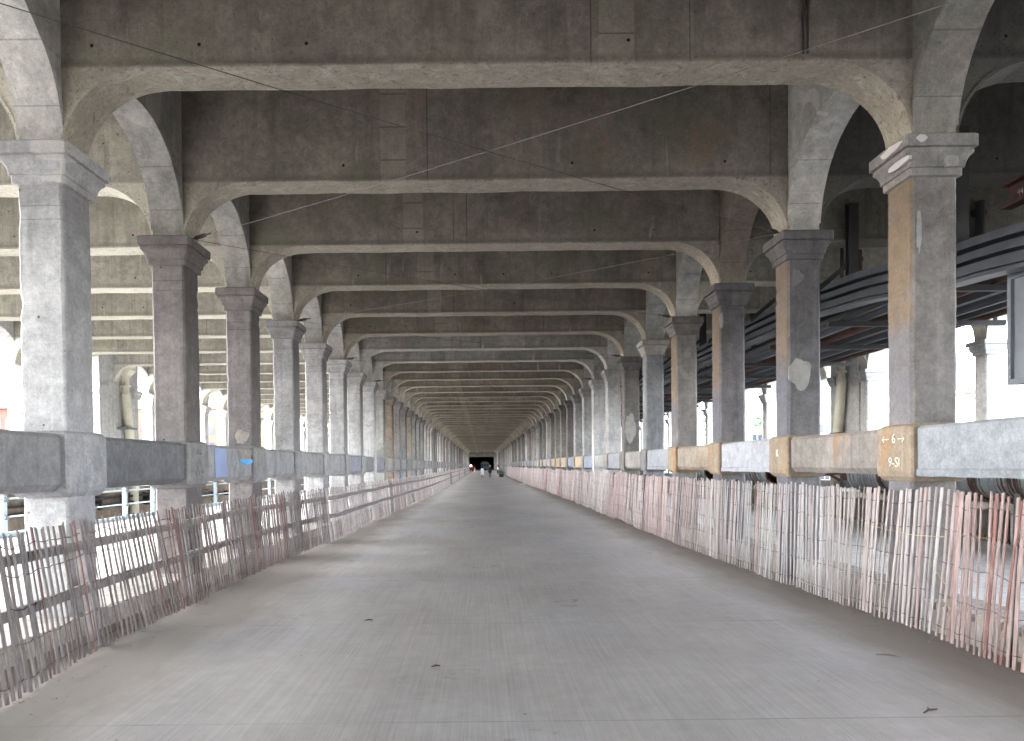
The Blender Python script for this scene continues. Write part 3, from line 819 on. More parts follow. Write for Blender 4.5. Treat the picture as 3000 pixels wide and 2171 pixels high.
# ------------------------------------------------------------------ bracing wires between opposite capitals
def wire_thing(a, b, lab, mat, sag=0.06):
    a, b = Vector(a), Vector(b)
    root = thing('bracing_wire', lab, 'wire', tuple(a), 0, 'crossed bracing wires under the beams')
    n = 20; pts = []
    for i in range(n + 1):
        t = i / n; p = (b - a) * t; p.z -= sag * 4 * t * (1 - t); pts.append(tuple(p))
    bm = bmesh.new(); tube(bm, pts, 0.0038, 5); link('wire', mesh('wire', bm, mat), root)
    d = (b - a).normalized()
    bm = bmesh.new(); tube(bm, [tuple(d * -0.1), tuple(d * 0.05), tuple(d * 0.06), tuple(d * 0.28), tuple(d * 0.29), tuple(d * 0.42)], [0.012, 0.012, 0.03, 0.03, 0.013, 0.013], 7)
    link('turnbuckle', mesh('turnbuckle', bm, 'cable_dark'), root)
for i, k in enumerate((2, 4, 6, 8)):
    hl = (XL + HC + 0.06, ROW(k) - 0.05, CAP_TOP + 0.06); hr = (XR - HC - 0.06, ROW(k) - 0.05, CAP_TOP + 0.06)
    tl = (XL + HC + 0.05, ROW(k - 2), CAP_TOP + 0.06); tr = (XR - HC - 0.05, ROW(k - 2), CAP_TOP + 0.06)
    nm = ORD[k]
    wire_thing(hl, tr, 'light steel wire stretched from the %s left capital across to the right row' % nm, 'cable')
    wire_thing(hr, tl, 'dark steel wire stretched from the %s right capital across to the left row' % nm, 'cable_dark')

# ------------------------------------------------------------------ slatted snow fences
def interp(tab, y):
    if y <= tab[0][0]: return tab[0][1]
    for (a, b), (c, d) in zip(tab, tab[1:]):
        if y <= c:
            t = (y - a) / (c - a); t = t * t * (3 - 2 * t) * 0.5 + t * 0.5
            return b + (d - b) * t
    return tab[-1][1]
FL = [(1.5, -3.40), (5.5, -3.55), (7.36, -3.70), (12.9, -3.74), (18.2, -3.46), (45, -2.95), (170, -3.0), (182, -3.05)]
FR = [(1.5, 4.42), (5.97, 4.40), (8.84, 4.36), (11.5, 4.28), (15.3, 4.15), (30, 4.2), (44, 4.14), (64, 3.95), (118, 3.85)]
def P1(x, s): return mnoise.noise(Vector((x, s, 0.5)))
def snow_fence(tab, side, y0, y1, lab, palette, pitch, idx):
    s = -1 if side == 'L' else 1
    X0 = interp(tab, y0)
    root = thing('snow_fence', lab, 'fence', (X0, y0, 0), 0, 'slatted snow fence along the %s of the road' % ('left' if s < 0 else 'right'))
    bm = bmesh.new(); cl = bm.loops.layers.float_color.new('Col')
    lr = random.Random(idx * 31 + (7 if s > 0 else 0))
    hs = (0.10, 0.35, 0.61, 0.87, 1.08)
    runs = [[] for _ in hs]
    y = y0 + pitch * 0.4
    while y < y1 - 0.01:
        X = interp(tab, y) + P1(y * 0.9, 3 + s) * 0.05 + P1(y * 4, 9 + s) * 0.012
        out = s * (0.06 + 0.05 * P1(y * 0.35, 5 + s) + ((0.12 if y < 9 else 0.05) if s < 0 else 0.0)) + P1(y * 2.2, 8) * 0.015 + lr.gauss(0, 0.005)
        along = 0.10 * P1(y * 0.55, 12 + s) + 0.05 * P1(y * 2.3, 2) + lr.gauss(0, 0.010) + (lr.uniform(-.2, .2) if lr.random() < (0.012 if y < 20 else 0.05) else 0)
        HF = 1.24 if s < 0 else 1.43
        Lh = HF + lr.gauss(0, 0.012) + 0.02 * P1(y, 40)
        zb = max(0.004, 0.02 + (0.03 if y < 17 else 0.10) * P1(y * 1.3, 20) + lr.gauss(0, 0.008))
        w = lr.uniform(0.0165, 0.0195); th = 0.005
        dx = (interp(tab, y + 0.1) - interp(tab, y - 0.1)) / 0.2
        tang = Vector((dx, 1, 0)).normalized(); nrm = Vector((1, -dx, 0)).normalized()
        tw = lr.gauss(0, 0.18); ca, sa = math.cos(tw), math.sin(tw)
        tang, nrm = tang * ca + nrm * sa, nrm * ca - tang * sa
        base = Vector((X - X0, y - y0, zb)); axis = Vector((out, along, 1)).normalized()
        bow = lr.gauss(0, 0.008)
        cut = lr.uniform(-0.022, 0.022) if s < 0 else lr.uniform(-0.006, 0.006)
        rings = []
        for t in (0, 0.5, 1):
            p = base + axis * (Lh * t) + nrm * (bow * (1 if t == 0.5 else 0))
            ring = []
            for (a, b) in ((-w, -th), (w, -th), (w, th), (-w, th)):
                q = p + tang * a + nrm * b
                if t == 1: q.z += cut * a / w
                ring.append(q)
            rings.append(ring)
        nf = len(bm.faces)
        loft(bm, rings)
        bm.faces.ensure_lookup_table()
        c = palette(y, lr)
        for f in bm.faces[nf:]:
            for l in f.loops: l[cl] = (*c, 1)
        for i, h in enumerate(hs):
            p = base + axis * (Lh * h / 1.2)
            runs[i].append(p + nrm * (0.009 * (1 if len(runs[i]) % 2 else -1)) + Vector((0, 0, 0.02 * P1(y * 1.7 + i * 9, 30) )))
        y += pitch * (1 + 0.28 * P1(y * 1.1, 50 + s)) * lr.uniform(0.82, 1.18)
    link('slat_panel', mesh('slat_panel', bm, 'slat'), root)
    if y0 < 60:
        bm = bmesh.new()
        for r in runs:
            if len(r) > 1: tube(bm, r, 0.0046, 3)
        link('tie_wire', mesh('tie_wire', bm, 'wire'), root)
    return root
def mixc(a, b, t): return tuple(x + (y - x) * t for x, y in zip(a, b))
GREY, TAUPE, REDD, PINK, WHIT = (0.36, 0.33, 0.33), (0.29, 0.24, 0.235), (0.35, 0.185, 0.17), (0.49, 0.405, 0.395), (0.52, 0.50, 0.515)
def pal_left(y, lr):
    t = 0.5 + 0.5 * P1(y * 0.22, 71) * 1.6
    c = mixc(TAUPE, GREY, min(1, max(0, t + lr.gauss(0, 0.3))))
    if y > 17: c = mixc(c, mixc(PINK, WHIT, 0.6), 0.7 + 0.3 * P1(y * 0.15, 4))
    if lr.random() < 0.10: c = mixc(c, REDD, lr.uniform(0.3, 0.7))
    if 8.9 < y < 9.3: c = mixc(c, REDD, 0.5)
    q = lr.uniform(0.55, 0.78) if y < 17 else lr.uniform(0.85, 1.15); return tuple(x * q for x in c)
def pal_right(y, lr):
    if y < 7.25: c = mixc(mixc(PINK, GREY, 0.35 * lr.random()), REDD, min(1, max(0, 0.5 + lr.gauss(0, 0.33))))
    elif y < 14.5:
        c = mixc(WHIT, GREY, min(1, abs(lr.gauss(0.2, 0.3))))
        c = mixc(c, PINK, min(1, max(0, 0.08 + 0.8 * P1(y * 0.6, 91) + (0.5 if y > 12.5 else 0) * lr.random())))
        if lr.random() < 0.10: c = mixc(c, REDD, 0.45)
    else:
        c = mixc(mixc(PINK, WHIT, lr.uniform(0.1, 0.7)), REDD, min(1, max(0, 0.12 + 0.45 * P1(y * 0.3, 33) + lr.gauss(0, 0.16))))
    q = lr.uniform(0.64, 0.85) if y < 16 else lr.uniform(0.85, 1.1); return tuple(x * q for x in c)
cuts_l = [1.6, 5.6, 8.7, 11.8, 15.5, 19.5, 24, 30, 37, 45, 55, 68, 85, 110, 140, 181]
cuts_r = [1.6, 7.25, 10.4, 14.5, 18.5, 23, 28, 34, 41, 50, 62, 78, 96, 117]
for i, (a, b) in enumerate(zip(cuts_l, cuts_l[1:])):
    d = 'weathered brown slatted fence roll with rusty wires, %s from the front on the left' % ORD[i + 1]
    snow_fence(FL, 'L', a, b, d, pal_left, 0.092, i)
for i, (a, b) in enumerate(zip(cuts_r, cuts_r[1:])):
    col = 'red stained' if i == 0 else ('bleached grey' if i in (1, 2) else 'faded pink')
    d = '%s slatted fence roll with thin wires, %s from the front on the right' % (col, ORD[i + 1])
    snow_fence(FR, 'R', a, b, d, pal_right, 0.090 if i == 0 else 0.078, i)

# wooden post-and-rail fence behind the left slats, steel stakes behind the right ones
def rail_fence(y0, y1, i):
    X0 = interp(FL, y0)
    root = thing('rail_fence', 'grey timber post and rail fence behind the left slats, %s length from the front' % ORD[i], 'fence', (X0, y0, 0), 0, 'timber rail fence on the left')
    n = max(2, int((y1 - y0) / 0.6))
    for h in (1.02, 0.60):
        bm = bmesh.new(); rings = []
        for j in range(n + 1):
            y = y0 + (y1 - y0 - 0.01) * j / n
            x = interp(FL, y) - X0 + (-0.06 - h * 0.14 if y < 17 else 0.07 - h * 0.09) + P1(y * 0.5, 61) * 0.02
            z = h + P1(y * 0.6, 3 + h) * 0.02
            rings.append([(x - 0.045, y - y0, z - 0.045), (x, y - y0, z - 0.045), (x, y - y0, z + 0.045), (x - 0.045, y - y0, z + 0.045)])
        loft(bm, rings); link('rail', mesh('rail', bm, 'wood'), root)
    y = y0 + 0.7
    while y < y1:
        x = interp(FL, y) - X0 - 0.11 + (0.0 if y < 17 or random.Random(int(y * 7)).random() < 0.8 else 0.26)
        ln = 0.11 if y < 17 else 0.04
        bm = bmesh.new(); tl = random.Random(int(y * 10)).uniform(-0.03, 0.03)
        loft(bm, [[(x - 0.095, y - y0 - 0.045, 0), (x - 0.005, y - y0 - 0.045, 0), (x - 0.005, y - y0 + 0.045, 0), (x - 0.095, y - y0 + 0.045, 0)],
                  [(x - 0.095 - ln, y - y0 - 0.045 + tl, 1.16), (x - 0.005 - ln, y - y0 - 0.045 + tl, 1.16), (x - 0.005 - ln, y - y0 + 0.045 + tl, 1.16), (x - 0.095 - ln, y - y0 + 0.045 + tl, 1.16)]])
        link('post', mesh('post', bm, 'wood'), root)
        y += 2.4
rc = [1.8, 6.6, 11.4, 16.2, 21, 28.2, 37.8, 52.2, 71.4, 95.4, 131.4, 180]
for i, (a, b) in enumerate(zip(rc, rc[1:])): rail_fence(a, b, i + 1)
stk = [6.2, 9.4, 12.6, 15.9, 19.4, 24, 30, 38, 48]
for i, y in enumerate(stk):
    bm = bmesh.new(); x = 0
    prism = [(-0.022, -0.003), (0.022, -0.003), (0.022, 0.003), (0.004, 0.003), (0.004, 0.03), (-0.004, 0.03), (-0.004, 0.003), (-0.022, 0.003)]
    lean = random.Random(i).uniform(-0.03, 0.05)
    loft(bm, [[(a, b, 0) for a, b in prism], [(a + 0.08, b + lean, 1.46) for a, b in prism]])
    tag(link('fence_stake', mesh('fence_stake', bm, 'steel_dark'), None, (interp(FR, y) + 0.03, y, 0)), 'thin dark steel stake holding the right slatted fence, %s from the front' % ORD[i + 1], 'stake', 'steel stakes of the right fence')
bm = bmesh.new()
tube(bm, [(4.40, 7.05, 1.02), (4.44, 7.6, 0.98), (4.42, 8.0, 1.0), (4.43, 8.5, 1.01)], 0.004, 5)
tube(bm, [(4.44, 7.1, 0.56), (4.52, 7.4, 0.66), (4.75, 7.8, 0.72)], 0.005, 5)
tube(bm, [(4.42, 7.1, 0.35), (4.40, 7.05, 0.40), (4.43, 7.0, 0.34), (4.38, 6.98, 0.30)], 0.006, 5)
tag(link('twine', mesh('twine', bm, 'string')), 'yellow twine tying the red and grey fence rolls together', 'string')

# ------------------------------------------------------------------ left bay: pale blue railing, wall pipes, drainpipe
ri = 0
y = 9.0
while y < 60:
    L = 6.0
    root = thing('handrail', 'pale blue steel railing by the trench, %s length from the front' % ORD[ri + 1], 'railing', (-11.3, y, 0.14), 0, 'pale blue railing by the left trench')
    bm = bmesh.new(); box(bm, -0.03, 0.02, 0, L - 0.01, 0.90, 0.945); link('rail', mesh('rail', bm, 'blue_rail'), root)
    bm = bmesh.new(); box(bm, -0.03, 0.02, 0, L - 0.01, 0.47, 0.51); link('rail', mesh('rail', bm, 'blue_rail'), root)
    bm = bmesh.new(); box(bm, -0.11, -0.04, 0, L - 0.01, 0.0, 0.12); link('toe_board', mesh('toe_board', bm, 'blue_rail'), root)
    for j in range(3):
        bm = bmesh.new(); prism_x(bm, [(j * 2 + 0.5, 0), (j * 2 + 0.64, 0), (j * 2 + 0.64, 1.0), (j * 2 + 0.5, 1.0)], -0.14, -0.03)
        link('post', mesh('post', bm, 'blue_rail'), root)
        for z in (0.92, 0.49):
            bm = bmesh.new(); prism_x(bm, [(j * 2 + 0.49, z + 0.03), (j * 2 + 0.65, z + 0.03), (j * 2 + 0.60, z - 0.07), (j * 2 + 0.54, z - 0.07)], -0.028, 0.03)
            link('bracket', mesh('bracket', bm, 'galv'), root)
    y += L; ri += 1
for (y0, y1, zz, lab) in ((14, 40, 0.62, 'upper'), (12, 44, 0.36, 'lower')):
    bm = bmesh.new(); lr = random.Random(int(zz * 100))
    pts = [(-14.5 + lr.uniform(-0.05, 0.05), y0 + i * 1.0, zz + lr.uniform(-0.04, 0.04)) for i in range(int(y1 - y0))]
    tube(bm, pts, 0.05, 6)
    for i in range(0, int(y1 - y0), 2): box(bm, -14.68, -14.42, y0 + i, y0 + i + 0.12, zz - 0.16, zz + 0.1)
    tag(link('service_pipe', mesh('service_pipe', bm, 'steel_dark')), 'dark sagging service pipe on brackets along the brown trench wall, the %s one' % lab, 'pipe', 'dark pipes on the trench wall')

def drainpipe(x, y, s, lab, rusty):
    root = thing('drainpipe', lab, 'pipe', (x, y, 0))
    bm = bmesh.new()
    loft(bm, [sq(0.30, 0.02, 5.98), sq(0.30, 0.02, 5.75), sq(0.20, 0.08, 5.55), sq(0.20, 0.08, 5.50)])
    link('hopper', mesh('hopper', bm, 'cream'), root)
    bm = bmesh.new()
    tube(bm, [(0, 0, 5.52), (0, 0, 4.75), (0, 0.02, 4.60), (0, 0.35 * s, 2.6), (0, 0.55 * s, 1.0), (0, 0.6 * s, -0.9)], 0.17, 14)
    for z in (5.1, 4.72): tube(bm, [(0, 0.0, z), (0, 0.0, z + 0.06)], 0.195, 14)
    link('pipe', mesh('pipe', bm, 'cream', smooth=False), root)
    bm = bmesh.new(); q = 0.25 * s
    zz = 3.35 if not rusty else 2.75
    box(bm, -0.23, 0.21, q - 0.55 * s if s > 0 else q - 0.25, q + 0.25 if s > 0 else q + 0.55, zz, zz + 0.09)
    link('bracket', mesh('bracket', bm, 'rust_brown' if rusty else 'galv'), root)
drainpipe(XLO + 0.50, ROW(8) + OFFL - 0.1, 1, 'cream drainpipe with a square hopper and grey bracket on the left pier', False)
drainpipe(XRO - 0.50, 28.0, 1, 'cream stained drainpipe with a rusty collar on the right pier', True)

# ------------------------------------------------------------------ right bay: jacketed pipe on a low wall, hung steelwork
bm = bmesh.new()
box(bm, 9.75, 10.95, 6, 80, 0.80, 0.93)
y = 6.0
while y < 80:
    box(bm, 9.85, 10.85, y, y + 0.3, -0.9, 0.80); y += 1.25
box(bm, 10.5, 10.6, 6, 80, -0.9, 0.79, 1)  # near-black backing sheet stands for the shade inside the openings
tag(link('pipe_bench', mesh('pipe_bench', bm, 'kerb', 'opening_shade')), 'low concrete bench with dark openings carrying the jacketed pipe', 'bench wall')
bm = bmesh.new()
lr = random.Random(3)
for i in range(420):
    y = lr.uniform(8, 45); x = 9.62 + abs(lr.gauss(0, 0.10)); r = lr.uniform(0.03, 0.10)
    bmesh.ops.create_icosphere(bm, subdivisions=1, radius=r, matrix=Matrix.Translation((x, y, 0.2 + r * 0.3)) @ Matrix.Rotation(lr.uniform(0, 3), 4, (lr.random(), lr.random(), 1)) @ Matrix.Diagonal((1, lr.uniform(0.7, 1.8), lr.uniform(0.4, 0.9), 1)))
o = link('rubble', mesh('rubble', bm, 'brown')); o['kind'] = 'stuff'; o['label'] = 'dark rubble along the edge of the bright bay floor'; o['category'] = 'rubble'

def jacket(y0, y1, lab):
    L = y1 - y0
    bm = bmesh.new(); n = 20; r = 0.46
    rings = []
    yy = 0.0
    prof = []
    while yy < L:
        prof += [(yy, r), (yy + 0.42, r), (yy + 0.425, r + 0.018), (yy + 0.465, r + 0.018), (yy + 0.47, r)]; yy += 0.5
    prof = [p for p in prof if p[0] < L] + [(L, r)]
    for (a, rad) in prof:
        rings.append([(math.cos(t) * rad, a, math.sin(t) * rad) for t in (2 * math.pi * i / n for i in range(n))])
    loft(bm, rings, False)
    # open near end: inner skin
    inn = [[(math.cos(t) * rad, a, math.sin(t) * rad) for t in (2 * math.pi * i / n for i in range(n))] for a, rad in ((0, r), (0, r - 0.05), (0.9, r - 0.05))]
    loft(bm, inn, False, 1)
    f = bm.faces.new([bm.verts.new(p) for p in inn[-1]]); f.material_index = 1
    root = thing('jacketed_pipe', lab, 'pipe', (10.35, y0, 1.395), 0, 'jacketed pipe lengths in the right bay')
    link('jacket', mesh('jacket', bm, 'jacket', 'rust_brown'), root)
    bm = bmesh.new(); tube(bm, [(0, -1.2, -0.05), (0, L + 1.0, -0.05)], 0.14, 10); link('inner_pipe', mesh('inner_pipe', bm, 'rust_brown'), root)
jacket(9.0, 20.1, 'near grey blue ribbed pipe jacket with rust streaks behind the red fence')
jacket(25.9, 29.6, 'half rusted ribbed pipe jacket with an open dark end, past the second right column')
jacket(33.0, 37.0, 'short rusty banded pipe jacket seen between the third and fourth right columns')
jacket(44.0, 56.0, 'distant banded pipe jacket further down the right bay')
root = thing('valve_cluster', 'tangle of dark valves and thin pipes in the gap of the jacketed pipe', 'valves', (10.35, 21.2, 1.3))
bm = bmesh.new()
for i in range(5): tube(bm, [(lr.uniform(-0.3, 0.3), 0, lr.uniform(-0.2, 0.35)), (lr.uniform(-0.3, 0.3), 1.5, lr.uniform(-0.2, 0.35)), (lr.uniform(-0.3, 0.3), 3.6, lr.uniform(-0.2, 0.35))], lr.uniform(0.025, 0.06), 7)
link('pipes', mesh('pipes', bm, 'rust_brown'), root)
for i in range(6):
    bm = bmesh.new(); a = lr.uniform(0.4, 3.2); z = lr.uniform(-0.1, 0.3)
    bmesh.ops.create_icosphere(bm, subdivisions=2, radius=0.11, matrix=Matrix.Translation((-0.15, a, z)))
    tube(bm, [(-0.15, a, z), (-0.40, a, z)], 0.02, 6)
    tube(bm, [(-0.40 , a + 0.11 * math.cos(t), z + 0.11 * math.sin(t)) for t in [j * math.pi / 5 for j in range(11)]], 0.015, 5)
    link('valve', mesh('valve', bm, 'steel_dark'), root)

# hung slate girder running along the right bay
GZT = [(7.0, 4.52), (10.8, 4.87), (13.9, 5.22), (16.0, 5.36), (19.5, 5.39), (75, 5.39)]
def gx(y): return 7.0
def gz(y): return interp(GZT, y) - 0.56          # underside
prof = [(-0.13, 0), (-0.13, 0.035), (-0.05, 0.04), (-0.05, 0.075), (-0.12, 0.08), (-0.12, 0.20), (0.06, 0.205), (0.06, 0.265), (-0.13, 0.27), (-0.13, 0.375), (0.06, 0.38), (0.06, 0.44), (-0.15, 0.445), (-0.15, 0.56), (0.16, 0.56), (0.16, 0.0)]
for i, (a, b) in enumerate(((7.2, 17.2), (17.2, 30), (30, 50), (50, 74))):
    bm = bmesh.new()
    ys = [a + (b - 0.01 - a) * j / 16 for j in range(17)]
    loft(bm, [[(gx(y) + px, y, gz(y) + pz) for px, pz in prof] for y in ys])
    tag(link('steel_girder', mesh('steel_girder', bm, 'steel')), 'dark slate grooved steel girder hung in the right bay, %s length from the front' % ORD[i + 1], 'girder', 'slate girders in the right bay')
# hangers (post + brace) bolted to the beam faces
for i, k in enumerate(range(2, 16)):
    y = ROW(k) - HB - 0.09; x = gx(y)
    root = thing('girder_hanger', 'dark steel post with a diagonal brace holding the slate girder, %s from the front' % ORD[i + 1], 'hanger', (x, y, gz(y) + 0.562), 0, 'hangers of the slate girder')
    bm = bmesh.new(); hh = 6.58 - gz(y) - 0.56
    prof_h = [(-0.09, -0.07), (0.09, -0.07), (0.09, -0.05), (0.015, -0.05), (0.015, 0.05), (0.09, 0.05), (0.09, 0.07), (-0.09, 0.07), (-0.09, 0.05), (-0.015, 0.05), (-0.015, -0.05), (-0.09, -0.05)]
    loft(bm, [[(px, py, 0) for px, py in prof_h], [(px, py, hh) for px, py in prof_h]])
    link('post', mesh('post', bm, 'steel_dark'), root)
    bm = bmesh.new(); loft(bm, [[(-0.092, -0.03, 0.16), (-0.092, 0.03, 0.16), (-0.092, 0.03, 0.27), (-0.092, -0.03, 0.27)], [(-0.78, -0.03, -0.40), (-0.78, 0.03, -0.40), (-0.78, 0.03, -0.29), (-0.78, -0.03, -0.29)]])
    link('brace', mesh('brace', bm, 'steel_dark'), root)
# trapezes carrying dark pipes below and behind the girder
for i, k in enumerate(range(2, 22)):
    y = ROW(k) + 1.2
    x0 = gx(y) + 0.25
    root = thing('pipe_trapeze', 'dark steel trapeze bar under hung pipes, %s from the front' % ORD[i + 1], 'pipe hanger', (x0, y, 4.56), 0, 'pipe trapezes in the right bay')
    bm = bmesh.new(); box(bm, 0, 3.7, -0.05, 0.05, 0, 0.10); link('bar', mesh('bar', bm, 'steel_dark'), root)
    for xx in (0.3, 3.5):
        bm = bmesh.new(); box(bm, xx - 0.03, xx + 0.03, -0.02, 0.02, 0.10, CEIL - 4.56); link('rod', mesh('rod', bm, 'steel_dark'), root)
lr = random.Random(8)
for i, (dx, z, r, m, nm) in enumerate(((0.62, 4.82, 0.15, 'steel_dark', 'black'), (1.05, 4.86, 0.19, 'steel', 'slate'), (1.6, 4.79, 0.12, 'rust_brown', 'rusty brown'), (2.1, 4.89, 0.22, 'steel_dark', 'wide black'), (2.7, 4.81, 0.13, 'steel', 'thin slate'), (3.15, 4.84, 0.16, 'steel_dark', 'second black'), (3.6, 4.78, 0.10, 'rust_brown', 'thin rusty'))):
    bm = bmesh.new(); tube(bm, [(gx(y) + dx + lr.uniform(-0.02, 0.02), y, z) for y in [9.5 + j * 2.2 for j in range(28)]], r, 10)
    tag(link('hung_pipe', mesh('hung_pipe', bm, m)), '%s pipe hung lengthwise in the right bay behind the slate girder' % nm, 'pipe', 'pipes hung in the right bay')
for i, (dx, z) in enumerate(((0.9, 5.75), (1.7, 5.85), (2.4, 5.70))):
    bm = bmesh.new(); lr2 = random.Random(i)
    for dxx in (-0.16, 0.16): box(bm, dxx - 0.015, dxx + 0.015, 0, 55, 0, 0.1)
    for j in range(120): box(bm, -0.16, 0.16, j * 0.45, j * 0.45 + 0.04, 0.01, 0.03)
    tag(link('cable_tray', mesh('cable_tray', bm, 'steel_dark'), None, (7.2 + dx, 16, z - 0.22)), 'dark ladder cable tray above the hung pipes, %s from the girder' % ORD[i + 1], 'cable tray', 'cable trays in the right bay')
for i, (k, x) in enumerate(((3, 9.4), (4, 8.7), (5, 9.2), (6, 8.6), (8, 8.8))):
    bm = bmesh.new(); tube(bm, [(0, 0, 0), (0, 0, 1.45)], 0.085, 10); box(bm, -0.11, 0.11, -0.02, 0.105, 1.2, 1.3)
    tag(link('rusty_post', mesh('rusty_post', bm, 'rust' if i % 2 else 'steel_dark'), None, (x, ROW(k) - HB - 0.11, 5.15)), '%s pipe post bolted to a right bay beam, %s from the front' % ('rust red' if i % 2 else 'dark', ORD[i + 1]), 'post', 'pipe posts over the girder')
# slate steel enclosure and rust red channel at the right edge
root = thing('steel_enclosure', 'tall slate grey steel enclosure hanging under the girder at the right edge', 'enclosure', (7.30, 8.95, 2.78))
bm = bmesh.new(); box(bm, 0.05, 0.9, 0.05, 1.3, 0.05, 1.5); link('casing', mesh('casing', bm, 'steel_light'), root)
for z in (0.0, 1.45):
    bm = bmesh.new(); box(bm, 0.0, 0.95, 0.0, 1.35, z, z + 0.08); link('flange', mesh('flange', bm, 'steel_light'), root)
for yy in (0.0, 1.28):
    bm = bmesh.new(); box(bm, 0.0, 0.06, yy, yy + 0.07, 0.08, 1.45); link('corner_angle', mesh('corner_angle', bm, 'steel_light'), root)
root = thing('rusty_channel', 'rust red steel channel beam with small white marks at the top right edge', 'beam', (7.36, 8.0, 5.22))
bm = bmesh.new(); prism_y(bm, [(-0.12, 0), (0.04, 0), (0.04, 0.34), (-0.12, 0.34), (-0.12, 0.305), (0, 0.305), (0, 0.035), (-0.12, 0.035)], 0, 2.35)
for f in bm.faces: pass
link('channel', mesh('channel', bm, 'rust'), root)
text('441', 0.12, (-0.004, 2.1, 0.17), (R(90), 0, R(-90)), root, 'chalk_white', 'white_marks', 1.0, 0.0)

# ------------------------------------------------------------------ far end: portal wall and dark terminal with an old tram
bm = bmesh.new()
PX0, PX1, PZ = -4.0, 3.75, 4.35
box(bm, -15.5, PX0, 233.6, 234.4, -1, CEIL); box(bm, PX1, 14.6, 233.6, 234.4, -1, CEIL); box(bm, PX0, PX1, 233.6, 234.4, PZ, CEIL)
box(bm, PX0 - 0.3, PX1 + 0.3, 233.2, 233.58, PZ, PZ + 0.9)
tag(link('portal_wall', mesh('portal_wall', bm, 'slab')), 'concrete end wall round the dark opening at the end of the road', 'wall')
bm = bmesh.new()
for a in ((-12, 12, 234.5, 300, 6.0, 6.3), (-12.3, -12, 234.5, 300, 0, 6.3), (12, 12.3, 234.5, 300, 0, 6.3), (-12, 12, 300, 300.3, 0, 6.3)): box(bm, *a)
struct(link('tunnel', mesh('tunnel', bm, 'tunnel')))
bm = bmesh.new(); box(bm, -12, 12, 236.02, 300, -0.3, 0.0); struct(link('tunnel_floor', mesh('tunnel_floor', bm, 'tunnel')))
root = thing('tram_car', 'old dark blue tram car parked in the dark opening at the end', 'tram', (0.95, 239.0, 0))
w = 1.35
bm = bmesh.new()
pf = [(-w, 0.45), (w, 0.45), (w, 2.35)] + [(w * math.cos(t), 2.35 + 0.55 * math.sin(t)) for t in [math.pi * j / 10 for j in range(1, 10)]] + [(-w, 2.35)]
prism_y(bm, pf, 0, 12); link('body', mesh('body', bm, 'tram'), root)
for j, xx in enumerate((-0.86, 0, 0.86)):
    bm = bmesh.new(); box(bm, xx - 0.34, xx + 0.34, -0.03, 0.02, 1.35, 2.25); o = link('window', mesh('window', bm, 'glass_blue'), root)
    bm = bmesh.new()
    for q in ((xx - 0.40, xx - 0.34, 1.3, 2.3), (xx + 0.34, xx + 0.40, 1.3, 2.3), (xx - 0.34, xx + 0.34, 1.3, 1.35), (xx - 0.34, xx + 0.34, 2.25, 2.3)): box(bm, q[0], q[1], -0.06, 0.02, q[2], q[3])
    link('frame', mesh('frame', bm, 'galv'), o)
bm = bmesh.new(); tube(bm, [(0, -0.12, 1.0), (0, 0.0, 1.0)], 0.14, 12); link('headlight', mesh('headlight', bm, 'galv'), root)
bm = bmesh.new(); box(bm, -1.2, 1.2, -0.2, 0.05, 0.4, 0.6); link('bumper', mesh('bumper', bm, 'steel_dark'), root)
for xx in (-0.75, 0.75):
    for yy in (1.6, 9.5):
        bm = bmesh.new(); tube(bm, [(xx - 0.06, yy, 0.36), (xx + 0.06, yy, 0.36)], 0.36, 16); link('wheel', mesh('wheel', bm, 'steel_dark'), root)
root = thing('work_lamp', 'round glowing lamp on a red stand at the end of the left fence', 'lamp', (-2.75, 183.0, 0))
bm = bmesh.new(); tube(bm, [(0, 0, 0), (0, 0, 1.45)], 0.05, 8); box(bm, -0.3, 0.3, -0.3, 0.3, 0, 0.12); link('stand', mesh('stand', bm, 'red_cloth'), root)
bm = bmesh.new(); bmesh.ops.create_uvsphere(bm, u_segments=16, v_segments=10, radius=0.19, matrix=Matrix.Translation((0, 0, 1.6))); link('globe', mesh('globe', bm, 'lamp', smooth=True), root)
root = thing('storage_bin', 'black storage bin with a pale lid on the road by the right fence', 'bin', (2.75, 106.0, 0))
bm = bmesh.new(); loft(bm, [sq(0.30, 0.03, 0.0, 0.25), sq(0.35, 0.03, 0.46, 0.3)]); link('tub', mesh('tub', bm, 'bin'), root)
bm = bmesh.new(); loft(bm, [sq(0.37, 0.03, 0.462, 0.32), sq(0.37, 0.03, 0.50, 0.32), sq(0.33, 0.03, 0.53, 0.28)]); link('lid', mesh('lid', bm, 'plaster'), root)
root = thing('fence_prop', 'white boards propped against the right fence with one lying on the road', 'prop', (3.75, 66, 0))
bm = bmesh.new(); loft(bm, [[(-0.3, 0, 0.03), (-0.3, 0.1, 0.03), (-0.26, 0.1, 0.03), (-0.26, 0, 0.03)], [(0.1, 0, 1.1), (0.1, 0.1, 1.1), (0.14, 0.1, 1.1), (0.14, 0, 1.1)]]); link('brace', mesh('brace', bm, 'plaster'), root)
bm = bmesh.new(); box(bm, -0.45, 0.1, -0.1, 0.2, 0, 0.04); link('board', mesh('board', bm, 'white_cloth'), root)

